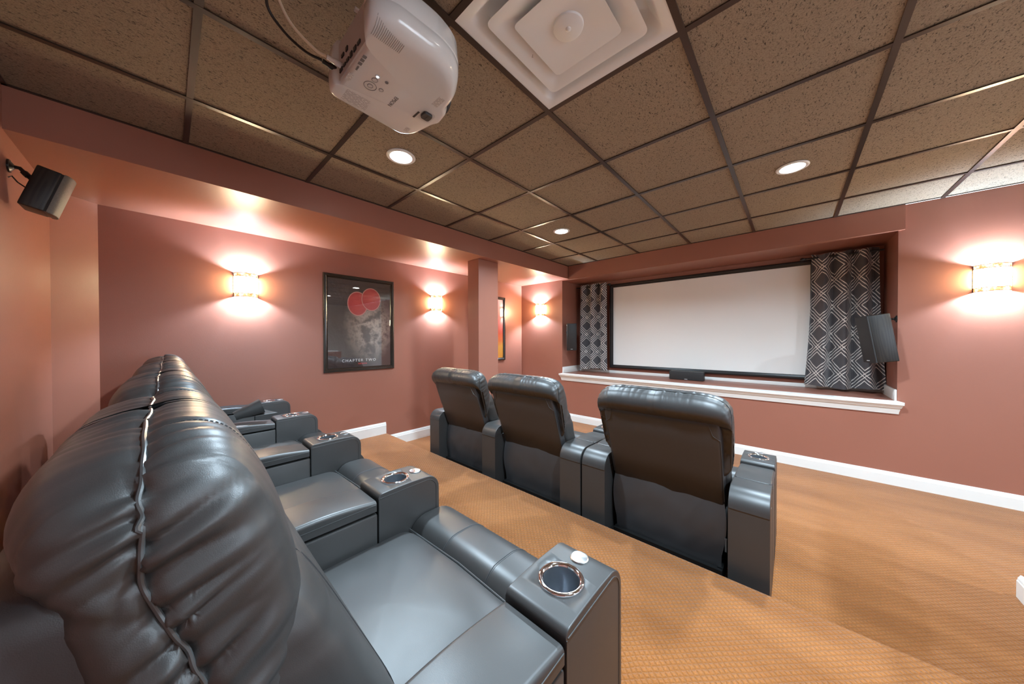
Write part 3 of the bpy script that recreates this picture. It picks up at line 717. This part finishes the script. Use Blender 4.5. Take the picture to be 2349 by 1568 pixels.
MB().box(-0.062, -0.020, 0.103, 0.110, -0.0012, 0.0005).build('slider_mark', M['proj_dark'], t, smooth=0)
def disc(name, x, y, r, mat, h=0.002, ring=False):
    if ring: return MB().tube([(x + r * math.cos(a), y + r * math.sin(a), -0.0004) for a in (2 * PI * j / 28 for j in range(28))], 0.0010, 6, True).build(name, mat, t)
    return MB().lathe([(0.0001, -h), (r * 0.9, -h), (r, -h * 0.5), (r, 0.001)], 20, (x, y, 0)).build(name, mat, t)
disc('button', 0.021, -0.074, 0.0085, M['proj_button']); disc('power_led', 0.021, -0.074, 0.0038, M['led'], 0.0028)
disc('button', 0.000, -0.074, 0.0085, M['proj_button'], 0.0012); disc('button_ring', 0.000, -0.074, 0.0090, M['proj_grey'], ring=True)
disc('button_ring', -0.036, -0.074, 0.020, M['proj_grey'], ring=True); disc('button_ring', -0.036, -0.074, 0.0085, M['proj_grey'], ring=True); disc('button', -0.036, -0.074, 0.008, M['proj_button'], 0.0012)
disc('button', -0.026, -0.040, 0.0065, M['proj_button'], 0.0012); disc('button_ring', -0.026, -0.040, 0.0068, M['proj_grey'], ring=True); disc('sensor_window', 0.020, -0.042, 0.0058, M['proj_grey'])
text_mesh('lettering', 'EPSON', 0.020, M['proj_grey'], t, (-0.046, 0.0135, -0.0004), (0, PI, 0), 1.0)
text_mesh('small_lettering', 'HDMI', 0.0085, M['proj_grey'], t, (0.005, -0.133, -0.0004), (0, PI, 0), 1.0)
for nm, (cx_, cy_, w_, d_) in (('warning_sticker', (-0.140, -0.080, 0.062, 0.085)), ('small_sticker', (-0.052, -0.137, 0.036, 0.016)), ('small_sticker', (0.075, 0.128, 0.052, 0.024)), ('small_sticker', (-0.150, 0.128, 0.03, 0.018))):
    o = MB().box(-w_ / 2, w_ / 2, -d_ / 2, d_ / 2, -0.0003, 0.0004).build(nm, M['label'], t, smooth=0); o.location = (cx_, cy_, 0)
for k in range(3):
    MB().box(0.022 + k * 0.017, 0.034 + k * 0.017, -0.139, -0.128, -0.0005, 0.0004).build('port_icon', M['proj_grey'], t, smooth=0)
for xx, yy in ((0.19, 0.05), (-0.15, 0.12)):
    MB().lathe([(0.0001, 0.168), (0.012, 0.168), (0.014, 0.16), (0.014, 0.145), (0.010, 0.14)], 16, (xx, yy, 0)).build('foot', M['proj'], t)
mt = thing('projector_mount', 'white ceiling mount holding the projector', 'bracket', (PX + 0.03, PY - 0.01, H))
MB().lathe([(0.0001, -0.012), (0.055, -0.012), (0.075, -0.008), (0.078, -0.002), (0.078, 0.0)], 32).build('ceiling_plate', M['vent'], mt)
MB().tube([(0, 0, -0.005), (0, 0, -0.09)], 0.019, 20).build('pole', M['vent'], mt)
MB().box(-0.05, 0.05, -0.05, 0.05, -0.1175, -0.112).box(-0.006, 0.006, -0.14, 0.14, -0.1165, -0.109).box(-0.14, 0.14, -0.006, 0.006, -0.1165, -0.109).lathe([(0.034, -0.112), (0.034, -0.088), (0.019, -0.084)], 24).build('spider_bracket', M['vent'], mt)
def spline(pts, n=10):
    pts = [Vector(p) for p in pts]; out = []
    for i in range(len(pts) - 1):
        p0 = pts[max(i - 1, 0)]; p1 = pts[i]; p2 = pts[i + 1]; p3 = pts[min(i + 2, len(pts) - 1)]
        for k in range(n):
            s = k / n
            out.append(0.5 * ((2 * p1) + (p2 - p0) * s + (2 * p0 - 5 * p1 + 4 * p2 - p3) * s * s + (3 * p1 - p0 - 3 * p2 + p3) * s ** 3))
    return out + [pts[-1]]
def cable(name, label, pts, r, mat, plug, pm):
    t = thing(name, label, 'cable')
    MB().tube(spline(pts), r, 10).build('cord', mat, t)
    MB().tube(spline(plug, 4), [0.0075] * 4 + [0.0095] * 5, 12).build('plug', pm, t)
    return t
cable('signal_cable', 'cream cable looping from the projector up to the ceiling', [(0.995, -0.942, 2.222), (0.985, -0.975, 2.232), (0.975, -1.035, 2.275), (0.972, -1.07, 2.34), (0.975, -1.09, 2.40), (0.98, -1.10, 2.441)], 0.0048, M['cream'], [(0.995, -0.940, 2.222), (0.998, -0.918, 2.219), (1.000, -0.8975, 2.217)], M['proj'])
cable('power_cable', 'black cable looping beside the cream one behind the projector', [(0.953, -0.942, 2.235), (0.935, -0.985, 2.245), (0.915, -1.04, 2.285), (0.925, -1.085, 2.33), (1.0, -1.08, 2.362), (1.10, -1.03, 2.378), (1.13, -0.98, 2.41), (1.13, -0.97, 2.441)], 0.0042, M['cable'], [(0.953, -0.940, 2.233), (0.957, -0.918, 2.228), (0.962, -0.8975, 2.224)], M['cable'])

# ------------------------------------------------------------------ recliners
def sgnpow(a, p): return math.copysign(abs(a) ** p, a)
def headrest_mesh(hw, amp=1.0, tuck=0.0):
    """gathered pillow: a closed side profile swept across x, ridge seam along the top and down both ends"""
    front_ = [(-0.050, 1.010), (0.0, 1.018), (0.042, 0.998), (0.078, 0.935), (0.100, 0.865), (0.113, 0.80), (0.118, 0.735), (0.106, 0.655), (0.082, 0.585)]
    inner = [(0.065, 0.560), (0.052, 0.620), (0.026, 0.74), (-0.040, 0.852)] if tuck else [(0.035, 0.545), (-0.018, 0.560), (-0.050, 0.64), (-0.078, 0.75), (-0.103, 0.846)]
    ctrl = front_ + inner + [(-0.092 if tuck else -0.104, 0.878), (-0.122, 0.912), (-0.128, 0.950), (-0.110, 0.987), (-0.078, 1.003)]
    LOWP = Vector(inner[0])
    ctrl = [(y + (tuck if y < -0.09 else tuck * 0.7 if y < -0.05 and z > 0.99 else tuck * 0.8 if y < -0.015 and z < 0.9 else 0), z) for y, z in ctrl]
    nu, nv = 210, 120
    m = len(ctrl); fine = []
    for i in range(m):
        p0, p1, p2, p3 = (Vector(ctrl[(i + k) % m]) for k in (-1, 0, 1, 2))
        for k in range(12):
            q = k / 12
            fine.append(0.5 * ((2 * p1) + (p2 - p0) * q + (2 * p0 - 5 * p1 + 4 * p2 - p3) * q * q + (3 * p1 - p0 - 3 * p2 + p3) * q ** 3))
    ln = [0]
    for a, b in zip(fine, fine[1:] + fine[:1]): ln.append(ln[-1] + (b - a).length)
    prof = []; k = 0
    for j in range(nv):
        d = ln[-1] * j / nv
        while ln[k + 1] < d: k += 1
        q = (d - ln[k]) / max(ln[k + 1] - ln[k], 1e-9); prof.append(fine[k].lerp(fine[(k + 1) % len(fine)], q))
    jb = min(range(nv), key=lambda j: (prof[j] - LOWP).length)
    C = Vector((-0.005, 0.83))
    def seam_y(z): return -0.050 + (0.012 if z > 0.88 else 0.012 + (0.88 - z) * 0.33)
    P = [[None] * nv for _ in range(nu + 1)]
    dense = []
    for i in range(4001):
        ph = -PI / 2 + PI * (0.5 - 0.5 * math.cos(PI * i / 4000))
        dense.append((hw * sgnpow(math.sin(ph), 0.37), max(math.cos(ph), 0) ** 0.37))
    L_ = [0]
    for a, b in zip(dense, dense[1:]): L_.append(L_[-1] + math.hypot(b[0] - a[0], 0.17 * (b[1] - a[1])))
    row = []; k_ = 0
    for i in range(nu + 1):
        d_ = L_[-1] * i / nu
        while k_ < 3999 and L_[k_ + 1] < d_: k_ += 1
        row.append(dense[k_] if i < nu else dense[-1])
    for i in range(nu + 1):
        x, k = row[i]
        for j in range(nv):
            q = C + (prof[j] - C) * k
            P[i][j] = Vector((x, q.x, q.y))
    V = []
    for i in range(nu + 1):
        for j in range(nv):
            p = P[i][j]
            a = P[min(i + 1, nu)][j] - P[max(i - 1, 0)][j]; b = P[i][(j + 1) % nv] - P[i][j - 1]
            n = b.cross(a)
            if n.length < 1e-10: n = Vector((p.x, 0, 0))
            n.normalize()
            if n.dot(p - Vector((p.x * 0.7, C.x, C.y))) < 0: n = -n
            zz = p.z - 0.83
            tt = (p.x if abs(p.x) < hw * 0.9 and zz > 0 else math.copysign(hw * 0.9 + max(0.19 - zz, 0), p.x))      # arc position along the seam
            if abs(p.x) >= hw * 0.9: tt = math.copysign(hw * 0.9 + max(0.185 - zz, 0), p.x)
            dy = p.y - seam_y(p.z); ad = abs(dy); side = 3.7 if dy > 0 else 0.0
            endf = min(1, max(0, (abs(p.x) / hw - 0.55) / 0.4))
            top = 1.0 if (zz > 0.02 or endf > 0.6) else max(0, 1 + (zz - 0.02) / 0.06)
            drift = dy * 0.42 * endf              # folds fan out downwards on the ends
            w1 = tt * 1.0 + drift
            g = noise.noise(Vector((w1 * 31 + 0.8 * noise.noise(Vector((w1 * 9, ad * 5, side))), ad * 4, side)))
            g = abs(g) * 2.6 - 0.62
            g2 = noise.noise(Vector((w1 * 60, ad * 8, side + 20)))
            g3 = noise.noise(Vector((w1 * 12 + 5, ad * 3.5, side + 40)))
            fall = math.exp(-(ad / (0.058 if dy < 0 else 0.066)) ** 1.5) * (0.62 + 0.7 * noise.noise(Vector((w1 * 7, side, 60))) + 0.15)
            d = (0.0130 * g * fall + 0.0025 * g2 * math.exp(-(ad / 0.04) ** 2)) * top * (0.55 + (0.65 if amp > 0.8 else -0.05) * endf) + 0.0050 * g3 * (0.25 + 0.75 * fall) * (0.5 + 0.5 * endf)
            d -= 0.0050 * math.exp(-(dy / 0.009) ** 2) * top
            for xs_ in (-0.185, 0.185):
                if dy > 0: d -= 0.0026 * math.exp(-((p.x - xs_) / 0.005) ** 2)
            td = (Vector((p.y, p.z)) - Vector((-0.094, 0.866))).length
            V.append(p + n * d * amp * min(1, 0.15 + td / 0.045))
    faces = []
    for i in range(nu):
        for j in range(nv):
            k = (j + 1) % nv
            faces.append((i * nv + j, i * nv + k, (i + 1) * nv + k, (i + 1) * nv + j))
    me = bpy.data.meshes.new('headrest'); me.from_pydata(V, [], faces)
    bm = bmesh.new(); bm.from_mesh(me); bmesh.ops.remove_doubles(bm, verts=bm.verts, dist=1e-5); bmesh.ops.recalc_face_normals(bm, faces=bm.faces); bm.to_mesh(me); bm.free()
    me.materials.append(M['leather']); me.shade_smooth()
    from mathutils.bvhtree import BVHTree
    bvh = BVHTree.FromPolygons([tuple(p) for p in V], faces)
    def surf(o, d):
        h = bvh.ray_cast(o, d); return h[0] if h[0] is not None else None
    path = []
    for k in range(70):                                            # up one end
        z = 0.64 + (0.955 - 0.64) * k / 69
        h = surf(Vector((-0.6, seam_y(z), z)), Vector((1, 0, 0)))
        if h: path.append(h + Vector((-0.0016, 0, 0)))
    for k in range(110):
        a = PI - PI * k / 109; dvec = Vector((math.cos(a) * 1.0, 0, math.sin(a) * 0.5)).normalized()
        h = surf(Vector((0.24 * math.cos(a), seam_y(0.95), 0.93)) + dvec * 0.6, -dvec)
        if h: path.append(h + dvec * 0.0016)
    for k in range(70):
        z = 0.955 - (0.955 - 0.64) * k / 69
        h = surf(Vector((0.6, seam_y(z), z)), Vector((-1, 0, 0)))
        if h: path.append(h + Vector((0.0016, 0, 0)))
    path = [p + Vector((0, 0.006 * noise.noise(Vector((q * 0.16, 0, 3))), 0)) for q, p in enumerate(path)]
    for _ in range(7): path = [path[0]] + [(path[k - 1] + path[k] * 2 + path[k + 1]) / 4 for k in range(1, len(path) - 1)] + [path[-1]]
    clean = [path[0]]
    for p in path[1:]:
        if (p - clean[-1]).length > 0.0025: clean.append(p)
    w = MB().tube(clean, 0.0026, 8)
    sts = []
    for xs_ in (-0.185, 0.185):
        st = MB(); sts.append(st)
        for off in (-0.0045, 0.0045):
            pts = []
            for k in range(80):
                a = math.radians(100 - 150 * k / 79); dvec = Vector((0, math.cos(a), math.sin(a)))
                h = surf(Vector((xs_ + off, 0, 0.84)) + dvec * 0.5, -dvec)
                if h: pts.append(h + dvec * 0.0006)
            for a, b in zip(pts[::1], pts[1::1]):
                if (b - a).length < 0.02: st.tube([a, a.lerp(b, 0.6)], 0.0006, 4)
    return me, w, sts
def cushion(name, hx, hy, hz, c, ex, ey, mat, parent, lean=0.0, nu=48, nv=48, fn=None):
    """super-ellipsoid pad; lean shifts y with z"""
    mb = MB(); v = []; f = []
    for i in range(nu + 1):
        ph = -PI / 2 + PI * i / nu
        for j in range(nv):
            th = 2 * PI * j / nv
            x = hx * sgnpow(math.cos(ph), ex) * sgnpow(math.cos(th), ey); y = hy * sgnpow(math.cos(ph), ex) * sgnpow(math.sin(th), ey); z = hz * sgnpow(math.sin(ph), ex)
            p = Vector((c[0] + x, c[1] + y - z * lean, c[2] + z))
            if fn:
                n = Vector((x / hx ** 2, y / hy ** 2, z / hz ** 2)); n = n.normalized() if n.length > 1e-9 else Vector((0, 0, 1))
                p += n * fn(x, y, z)
            v.append(p)
    for i in range(nu):
        for j in range(nv):
            k = (j + 1) % nv; f.append((i * nv + j, i * nv + k, (i + 1) * nv + k, (i + 1) * nv + j))
    return mb.add(v, f).build(name, mat, parent, smooth=80)
AW = 0.158
def make_arm(parent, cx, which):
    h = AW / 2
    arm = MB().box(-h, h, 0.195, 0.482, 0.02, 0.500).build('armrest', M['leather'], parent, bevel=(0.008, 2, lambda e: max(v.co.z for v in e.verts) > 0.3))
    arm.location = (cx, 0, 0)
    xe = lambda e: abs(abs(e.verts[0].co.x) - h) < 1e-4 and abs(abs(e.verts[1].co.x) - h) < 1e-4 and min(v.co.z for v in e.verts) > 0.03 and abs(e.verts[0].co.x - e.verts[1].co.x) < 1e-4
    prof = [(0.198, 0.02), (0.198, 0.556)] + [(y, z) for y, z in arc(0.085, 0.470, 0.088, 90, 180, 8)] + [(0.0, 0.47), (0.0, 0.02)]
    MB().prism(prof, 'x', -h, h).build('arm_back', M['leather'], arm, bevel=(0.013, 4, xe), smooth=50)
    # seam welt low on the rounded back and at the lid joint
    MB().tube([(-h, 0.10, 0.484), (-h + 0.006, -0.001, 0.474), (h - 0.006, -0.001, 0.474), (h, 0.10, 0.484)], 0.0022, 6).tube([(-h + 0.004, 0.198, 0.545), (-h + 0.013, 0.198, 0.5565), (h - 0.013, 0.198, 0.5565), (h - 0.004, 0.198, 0.545)], 0.0016, 6).build('arm_seam', M['welt'], arm)
    lid = [(0.203, 0.510), (0.203, 0.545)] + [(0.203 + 0.274 * k / 8, 0.547 + 0.014 * math.sin(PI * (0.25 + 0.75 * k / 8)) - 0.003 * k / 8) for k in range(9)] + [(0.477, 0.510)]
    MB().prism(lid, 'x', -h - 0.001, h + 0.001).build('arm_lid', M['leather'], arm, bevel=(0.012, 4, lambda e: abs(e.verts[0].co.x - e.verts[1].co.x) < 1e-4 and min(v.co.z for v in e.verts) > 0.51 and abs(abs(e.verts[0].co.x) - h - 0.001) < 1e-4), smooth=50)
    top = 0.566
    prof = [(0.484, 0.02), (0.484, top - 0.012), (0.490, top - 0.002)] + [(0.50 + 0.18 * k / 6, top + 0.003 * math.sin(PI * k / 6)) for k in range(7)] + arc(0.682, top - 0.058, 0.058, 88, 0, 8) + [(0.742, 0.30), (0.742, 0.02)]
    blk = MB().prism(prof, 'x', -h, h).build('arm_front', M['leather'], arm, bevel=(0.019, 5, xe), smooth=50)
    if arm_cut[0] is None:
        cutter = MB().lathe([(0.0435, 0.45), (0.0435, 0.62)], 40, (0, 0.588, 0), True, True).build('cutter', M['black'], None)
        bo = blk.modifiers.new('hole', 'BOOLEAN'); bo.operation = 'DIFFERENCE'; bo.object = cutter; bo.solver = 'EXACT'
        bpy.context.view_layer.update(); cutter.matrix_world = blk.matrix_world.copy(); bpy.context.view_layer.update()
        me = bpy.data.meshes.new_from_object(blk.evaluated_get(bpy.context.evaluated_depsgraph_get()))
        me.name = 'arm_front'; blk.modifiers.clear(); bpy.data.objects.remove(cutter); arm_cut[0] = me
    blk.data = arm_cut[0]
    cup = thing_part('cup_holder', arm)
    MB().lathe([(0.0432, 0.004), (0.052, -0.0005), (0.0535, 0.0015), (0.052, 0.005), (0.047, 0.0065), (0.0415, 0.003), (0.0405, -0.006)], 44, (0, 0.588, top + 0.001)).build('cup_holder', M['chrome'], arm, smooth=60)
    MB().lathe([(0.0405, 0.0), (0.040, -0.03), (0.038, -0.080), (0.034, -0.086), (0.020, -0.087), (0.0001, -0.086)], 40, (0, 0.588, top + 0.001)).build('cup_liner', M['cup'], arm, smooth=50)
    MB().lathe([(0.0230, -0.001), (0.0230, 0.003), (0.0215, 0.0045), (0.0200, 0.0035), (0.0001, 0.0040)], 36, (-0.004, 0.678, top)).build('recline_button', M['steel'], arm, smooth=30)
    # stitched welts along both top edges of the block and lid
    st = MB()
    for sx in (-1, 1):
        path = [(sx * (h + 0.0006), 0.486, 0.03), (sx * (h + 0.0006), 0.486, 0.548)]
        st.tube(path, 0.0012, 5)
        edge = [(sx * (h + 0.0003), 0.490, top - 0.016), (sx * (h + 0.0003), 0.680, top - 0.013)] + [(sx * (h + 0.0003), y, z) for y, z in arc(0.682, top - 0.058, 0.045, 84, 4, 8)] + [(sx * (h + 0.0003), 0.727, 0.30), (sx * (h + 0.0003), 0.727, 0.05)]
        st.tube(edge, 0.0015, 5)
        st.tube([(sx * (h + 0.0014), 0.208, 0.532), (sx * (h + 0.0014), 0.474, 0.534)], 0.0013, 5)
    st.build('arm_welt', M['welt'], arm)
    return arm
def thing_part(*a): return None
arm_cut = [None]
HEAD = {}
def make_recliner(label, loc, group, SW, arms, tilt):
    t = thing('recliner', label, 'recliner', loc, group)
    hw = SW / 2
    # metal base with bolts and feet
    bf = MB().box(-hw + 0.03, hw - 0.03, 0.06, 0.085, 0.035, 0.105).box(-hw + 0.03, hw - 0.03, 0.66, 0.685, 0.035, 0.105).box(-hw + 0.03, -hw + 0.055, 0.08, 0.67, 0.035, 0.105).box(hw - 0.055, hw - 0.03, 0.08, 0.67, 0.035, 0.105)
    for sx in (-1, 1):
        for yy in (0.09, 0.65): bf.lathe([(0.024, 0.0), (0.024, 0.012), (0.014, 0.016), (0.014, 0.04)], 14, (sx * (hw - 0.05), yy, 0), True, True)
    base = bf.build('base_frame', M['black'], t, smooth=30)
    for xx in (-0.2, -0.12, 0.14, 0.21):
        MB().tube([(xx, 0.061, 0.07), (xx, 0.055, 0.07)], 0.0065, 8).build('bolt', M['bolt'], base)
    seat = cushion('seat_cushion', hw - 0.004, 0.238, 0.105, (0, 0.357, 0.318), 0.30, 0.16, M['leather'], t, fn=lambda x, y, z: (0.010 * max(0, 1 - (x / hw) ** 2) if z > 0 else 0) + 0.0022 * noise.noise(Vector((x * 9, y * 13, 1))))
    MB().tube([(-hw + 0.02, 0.593, 0.402), (0, 0.5955, 0.412), (hw - 0.02, 0.593, 0.402)], 0.003, 6).build('seat_piping', M['welt'], seat)
    prof = [(0.602, 0.12), (0.602, 0.385)] + arc(0.672, 0.355, 0.072, 155, 90, 4) + arc(0.720, 0.312, 0.115, 92, 0, 10) + [(0.835, 0.12)]
    fr = MB().prism(prof, 'x', -hw + 0.004, hw - 0.004).build('footrest', M['leather'], t, bevel=(0.02, 4, lambda e: abs(e.verts[0].co.x - e.verts[1].co.x) < 1e-4), smooth=50)
    for xx in (-hw * 0.34, hw * 0.34):
        fs = MB().tube([(xx, y + 0.0, z + 0.0003) for y, z in prof[1:-1]] + [(xx, 0.8355, 0.13)], 0.0016, 5).tube([(xx + 0.006, y, z + 0.0002) for y, z in prof[1:-1]], 0.0009, 4)
        fs.build('footrest_seam', M['thread'], fr)
    # back: lumbar cushion, leaned shell, skirt
    LEAN = 0.45 if tilt > 0.2 else 0.367; LY = 0.117 if tilt > 0.2 else 0.152
    lum = cushion('back_cushion', hw - 0.006, 0.095, 0.235, (0, LY, 0.600), 0.42, 0.42, M['leather'], t, lean=LEAN, nu=64, nv=72,
            fn=lambda x, y, z: 0.006 * noise.noise(Vector((x * 6 + 3, z * 9, y * 5))) + (0.005 * noise.noise(Vector((x * 4, z * 34, 7))) if abs(x) > hw * 0.72 else 0) - (0.004 * math.exp(-((abs(x) - 0.19) / 0.006) ** 2) if y > 0 else 0))
    for xx in (-0.19, 0.19):
        ls = MB()
        for off in (0.005, -0.003):
            pts = []
            for k in range(33):
                z = 0.225 - 0.41 * k / 32
                kx = max(1 - (abs(z) / 0.235) ** (2 / 0.42), 0) ** (0.21); rx = abs(xx) / ((hw - 0.006) * max(kx, 0.1) ** 1)
                yy = 0.095 * kx * max(1 - min(rx, 1) ** (2 / 0.42), 0) ** 0.21
                pts.append((xx + off, LY + yy - z * LEAN + 0.0002, 0.600 + z))
            ls.tube(pts, 0.0010, 4)
        ls.build('back_seam', M['thread'], lum)
    # shell: leaned rounded slab, narrower at the waist, folded corners at its top
    def shell_loop(z, inset):
        k = (z - 0.43) / 0.45; yb = 0.094 - tilt * k; w = 0.294 - inset
        return [(x, y + yb, z) for x, y in rounded([(-w, 0.0 + inset), (w, 0.0 + inset), (w + 0.004, 0.075), (-w - 0.004, 0.075)], [0.016, 0.016, 0.01, 0.01], 4)]
    sl = MB().loft([shell_loop(0.405, 0.010), shell_loop(0.425, 0.0), shell_loop(0.60, 0.0), shell_loop(0.74, 0.0), shell_loop(0.855, 0.0), shell_loop(0.875, 0.004), shell_loop(0.887, 0.013), shell_loop(0.891, 0.028)]).build('back_shell', M['vinyl'], t, smooth=50)
    for sx in (-1, 1):
        yt = lambda z: 0.094 - tilt * (z - 0.43) / 0.45
        cs = MB().tube([(sx * 0.245, yt(0.889) + 0.022, 0.8905), (sx * 0.247, yt(0.868) - 0.001, 0.870), (sx * 0.262, yt(0.815) - 0.001, 0.815), (sx * 0.2885, yt(0.795) + 0.001, 0.795)], 0.0014, 5)
        cs.tube([(sx * 0.2925, yt(0.795) + 0.003, 0.795), (sx * 0.2925, yt(0.45) + 0.003, 0.45)], 0.0013, 5)
        cs.build('corner_seam', M['welt'], sl)
    # hanging skirt
    nx, nz = 26, 18; v = []; f = []
    for side in (0, 1):
        for k in range(nz + 1):
            q = k / nz; z = 0.447 - 0.365 * q
            for i in range(nx + 1):
                s = -1 + 2 * i / nx; w = 0.290 + 0.016 * math.sin(PI * min(q * 1.3, 1)) - 0.012 * q
                y = 0.094 - 0.012 * math.sin(PI * q) + 0.006 * noise.noise(Vector((s * 2.2 + loc[0], q * 2.5, loc[1]))) + 0.003 * noise.noise(Vector((s * 6 + q * 3, q * 4, loc[0]))) + 0.004 * abs(s) ** 6
                v.append((s * w, y + side * 0.005, z))
    m_ = (nx + 1) * (nz + 1)
    for k in range(nz):
        for i in range(nx):
            a = k * (nx + 1) + i; f.append((a, a + 1, a + nx + 2, a + nx + 1)); f.append((m_ + a, m_ + a + nx + 1, m_ + a + nx + 2, m_ + a + 1))
    bd = [i for i in range(nx + 1)] + [k * (nx + 1) + nx for k in range(1, nz + 1)] + [nz * (nx + 1) + i for i in range(nx - 1, -1, -1)] + [k * (nx + 1) for k in range(nz - 1, 0, -1)]
    for a, b in zip(bd, bd[1:] + bd[:1]): f.append((a, m_ + a, m_ + b, b))
    sk = MB().add(v, f).build('back_skirt', M['vinyl'], t, smooth=60)
    MB().box(0.296, 0.304, 0.080, 0.083, 0.20, 0.27).box(0.295, 0.305, 0.079, 0.0838, 0.262, 0.27).build('care_tag', M['tag'], sk, smooth=0)
    if SW not in HEAD:
        me, w, s_ = headrest_mesh(hw + (0.004 if loc[2] > 0.1 else 0.022), *((1.0, 0.0) if loc[2] > 0.1 else (0.55, 0.026))); o = link('headrest', me, t)
        wo = w.build('headrest_welt', M['welt'], o); so = [q.build('headrest_stitching', M['thread'], o, smooth=0).data for q in s_]
        HEAD[SW] = (me, wo.data, so)
    else:
        a = HEAD[SW]; o = link('headrest', a[0], t); link('headrest_welt', a[1], o); [link('headrest_stitching', q, o) for q in a[2]]
    for a in arms: make_arm(t, a * (hw + AW / 2 + 0.001), a)
    return t
RY, FYc = -1.282, 0.520
SWR = 0.782 - AW - 0.002
rear = [(1.354, (1, -1), 'closest rear row recliner, its gathered headrest filling the picture corner'),
        (0.572, (-1,), 'second rear row recliner, next to the closest one'),
        (-0.210, (-1,), 'third rear row recliner, two seats from the poster wall'),
        (-0.992, (-1,), 'last rear row recliner, against the poster wall')]
for x, arms, lab in rear: make_recliner(lab, (x, RY, PLAT), 'rear row recliners on the platform', SWR, arms, 0.248)
SWF = 0.795 - AW - 0.002
front = [(-0.172, (-1, 1), 'front row recliner nearest the column'),
         (0.6255, (1,), 'middle recliner of the front row'),
         (1.592, (-1, 1), 'front row recliner standing apart with two armrests of its own')]
for x, arms, lab in front: make_recliner(lab, (x, FYc, 0), 'front row recliners facing the screen', SWF, arms, 0.165)

# black leather flap curled up on the last rear seat
nu, nv = 26, 14; v = []; f = []
A0, A1 = Vector((-0.655, -1.00, PLAT + 0.606)), Vector((-0.650, -0.855, PLAT + 0.656))
ax = (A1 - A0).normalized(); sd = ax.cross(Vector((0, 0, 1))).normalized(); nn = sd.cross(ax)
for side in (0, 1):
    for i in range(nv + 1):
        q = i / nv; c = A0.lerp(A1, q); r = 0.030 + 0.022 * q
        for k in range(nu + 1):
            s = k / nu
            if s < 0.62:
                a = math.radians(200 - 330 * s / 0.62); p = c + sd * (r - side * 0.004) * math.cos(a) * 0.9 + nn * (r - side * 0.004) * math.sin(a)
            else:
                a = math.radians(-130); e = (s - 0.62) / 0.38
                p = c + sd * r * math.cos(a) * 0.9 + nn * r * math.sin(a) + sd * 0.0 + Vector((0.035 * e, 0.075 * e * q, (-0.030 * q + 0.002) * e + 0.004 * side))
            v.append(p)
m_ = (nu + 1) * (nv + 1)
for i in range(nv):
    for k in range(nu):
        a = i * (nu + 1) + k; f.append((a, a + 1, a + nu + 2, a + nu + 1)); f.append((m_ + a, m_ + a + nu + 1, m_ + a + nu + 2, m_ + a + 1))
bd = [i for i in range(nu + 1)] + [k * (nu + 1) + nu for k in range(1, nv + 1)] + [nv * (nu + 1) + i for i in range(nu - 1, -1, -1)] + [k * (nu + 1) for k in range(nv - 1, 0, -1)]
for a, b in zip(bd, bd[1:] + bd[:1]): f.append((a, m_ + a, m_ + b, b))
fl = tag(MB().add(v, f).build('leather_flap', M['leather'], smooth=70), 'curled black leather flap lying on the armrest between the third and last rear recliners', 'cover')
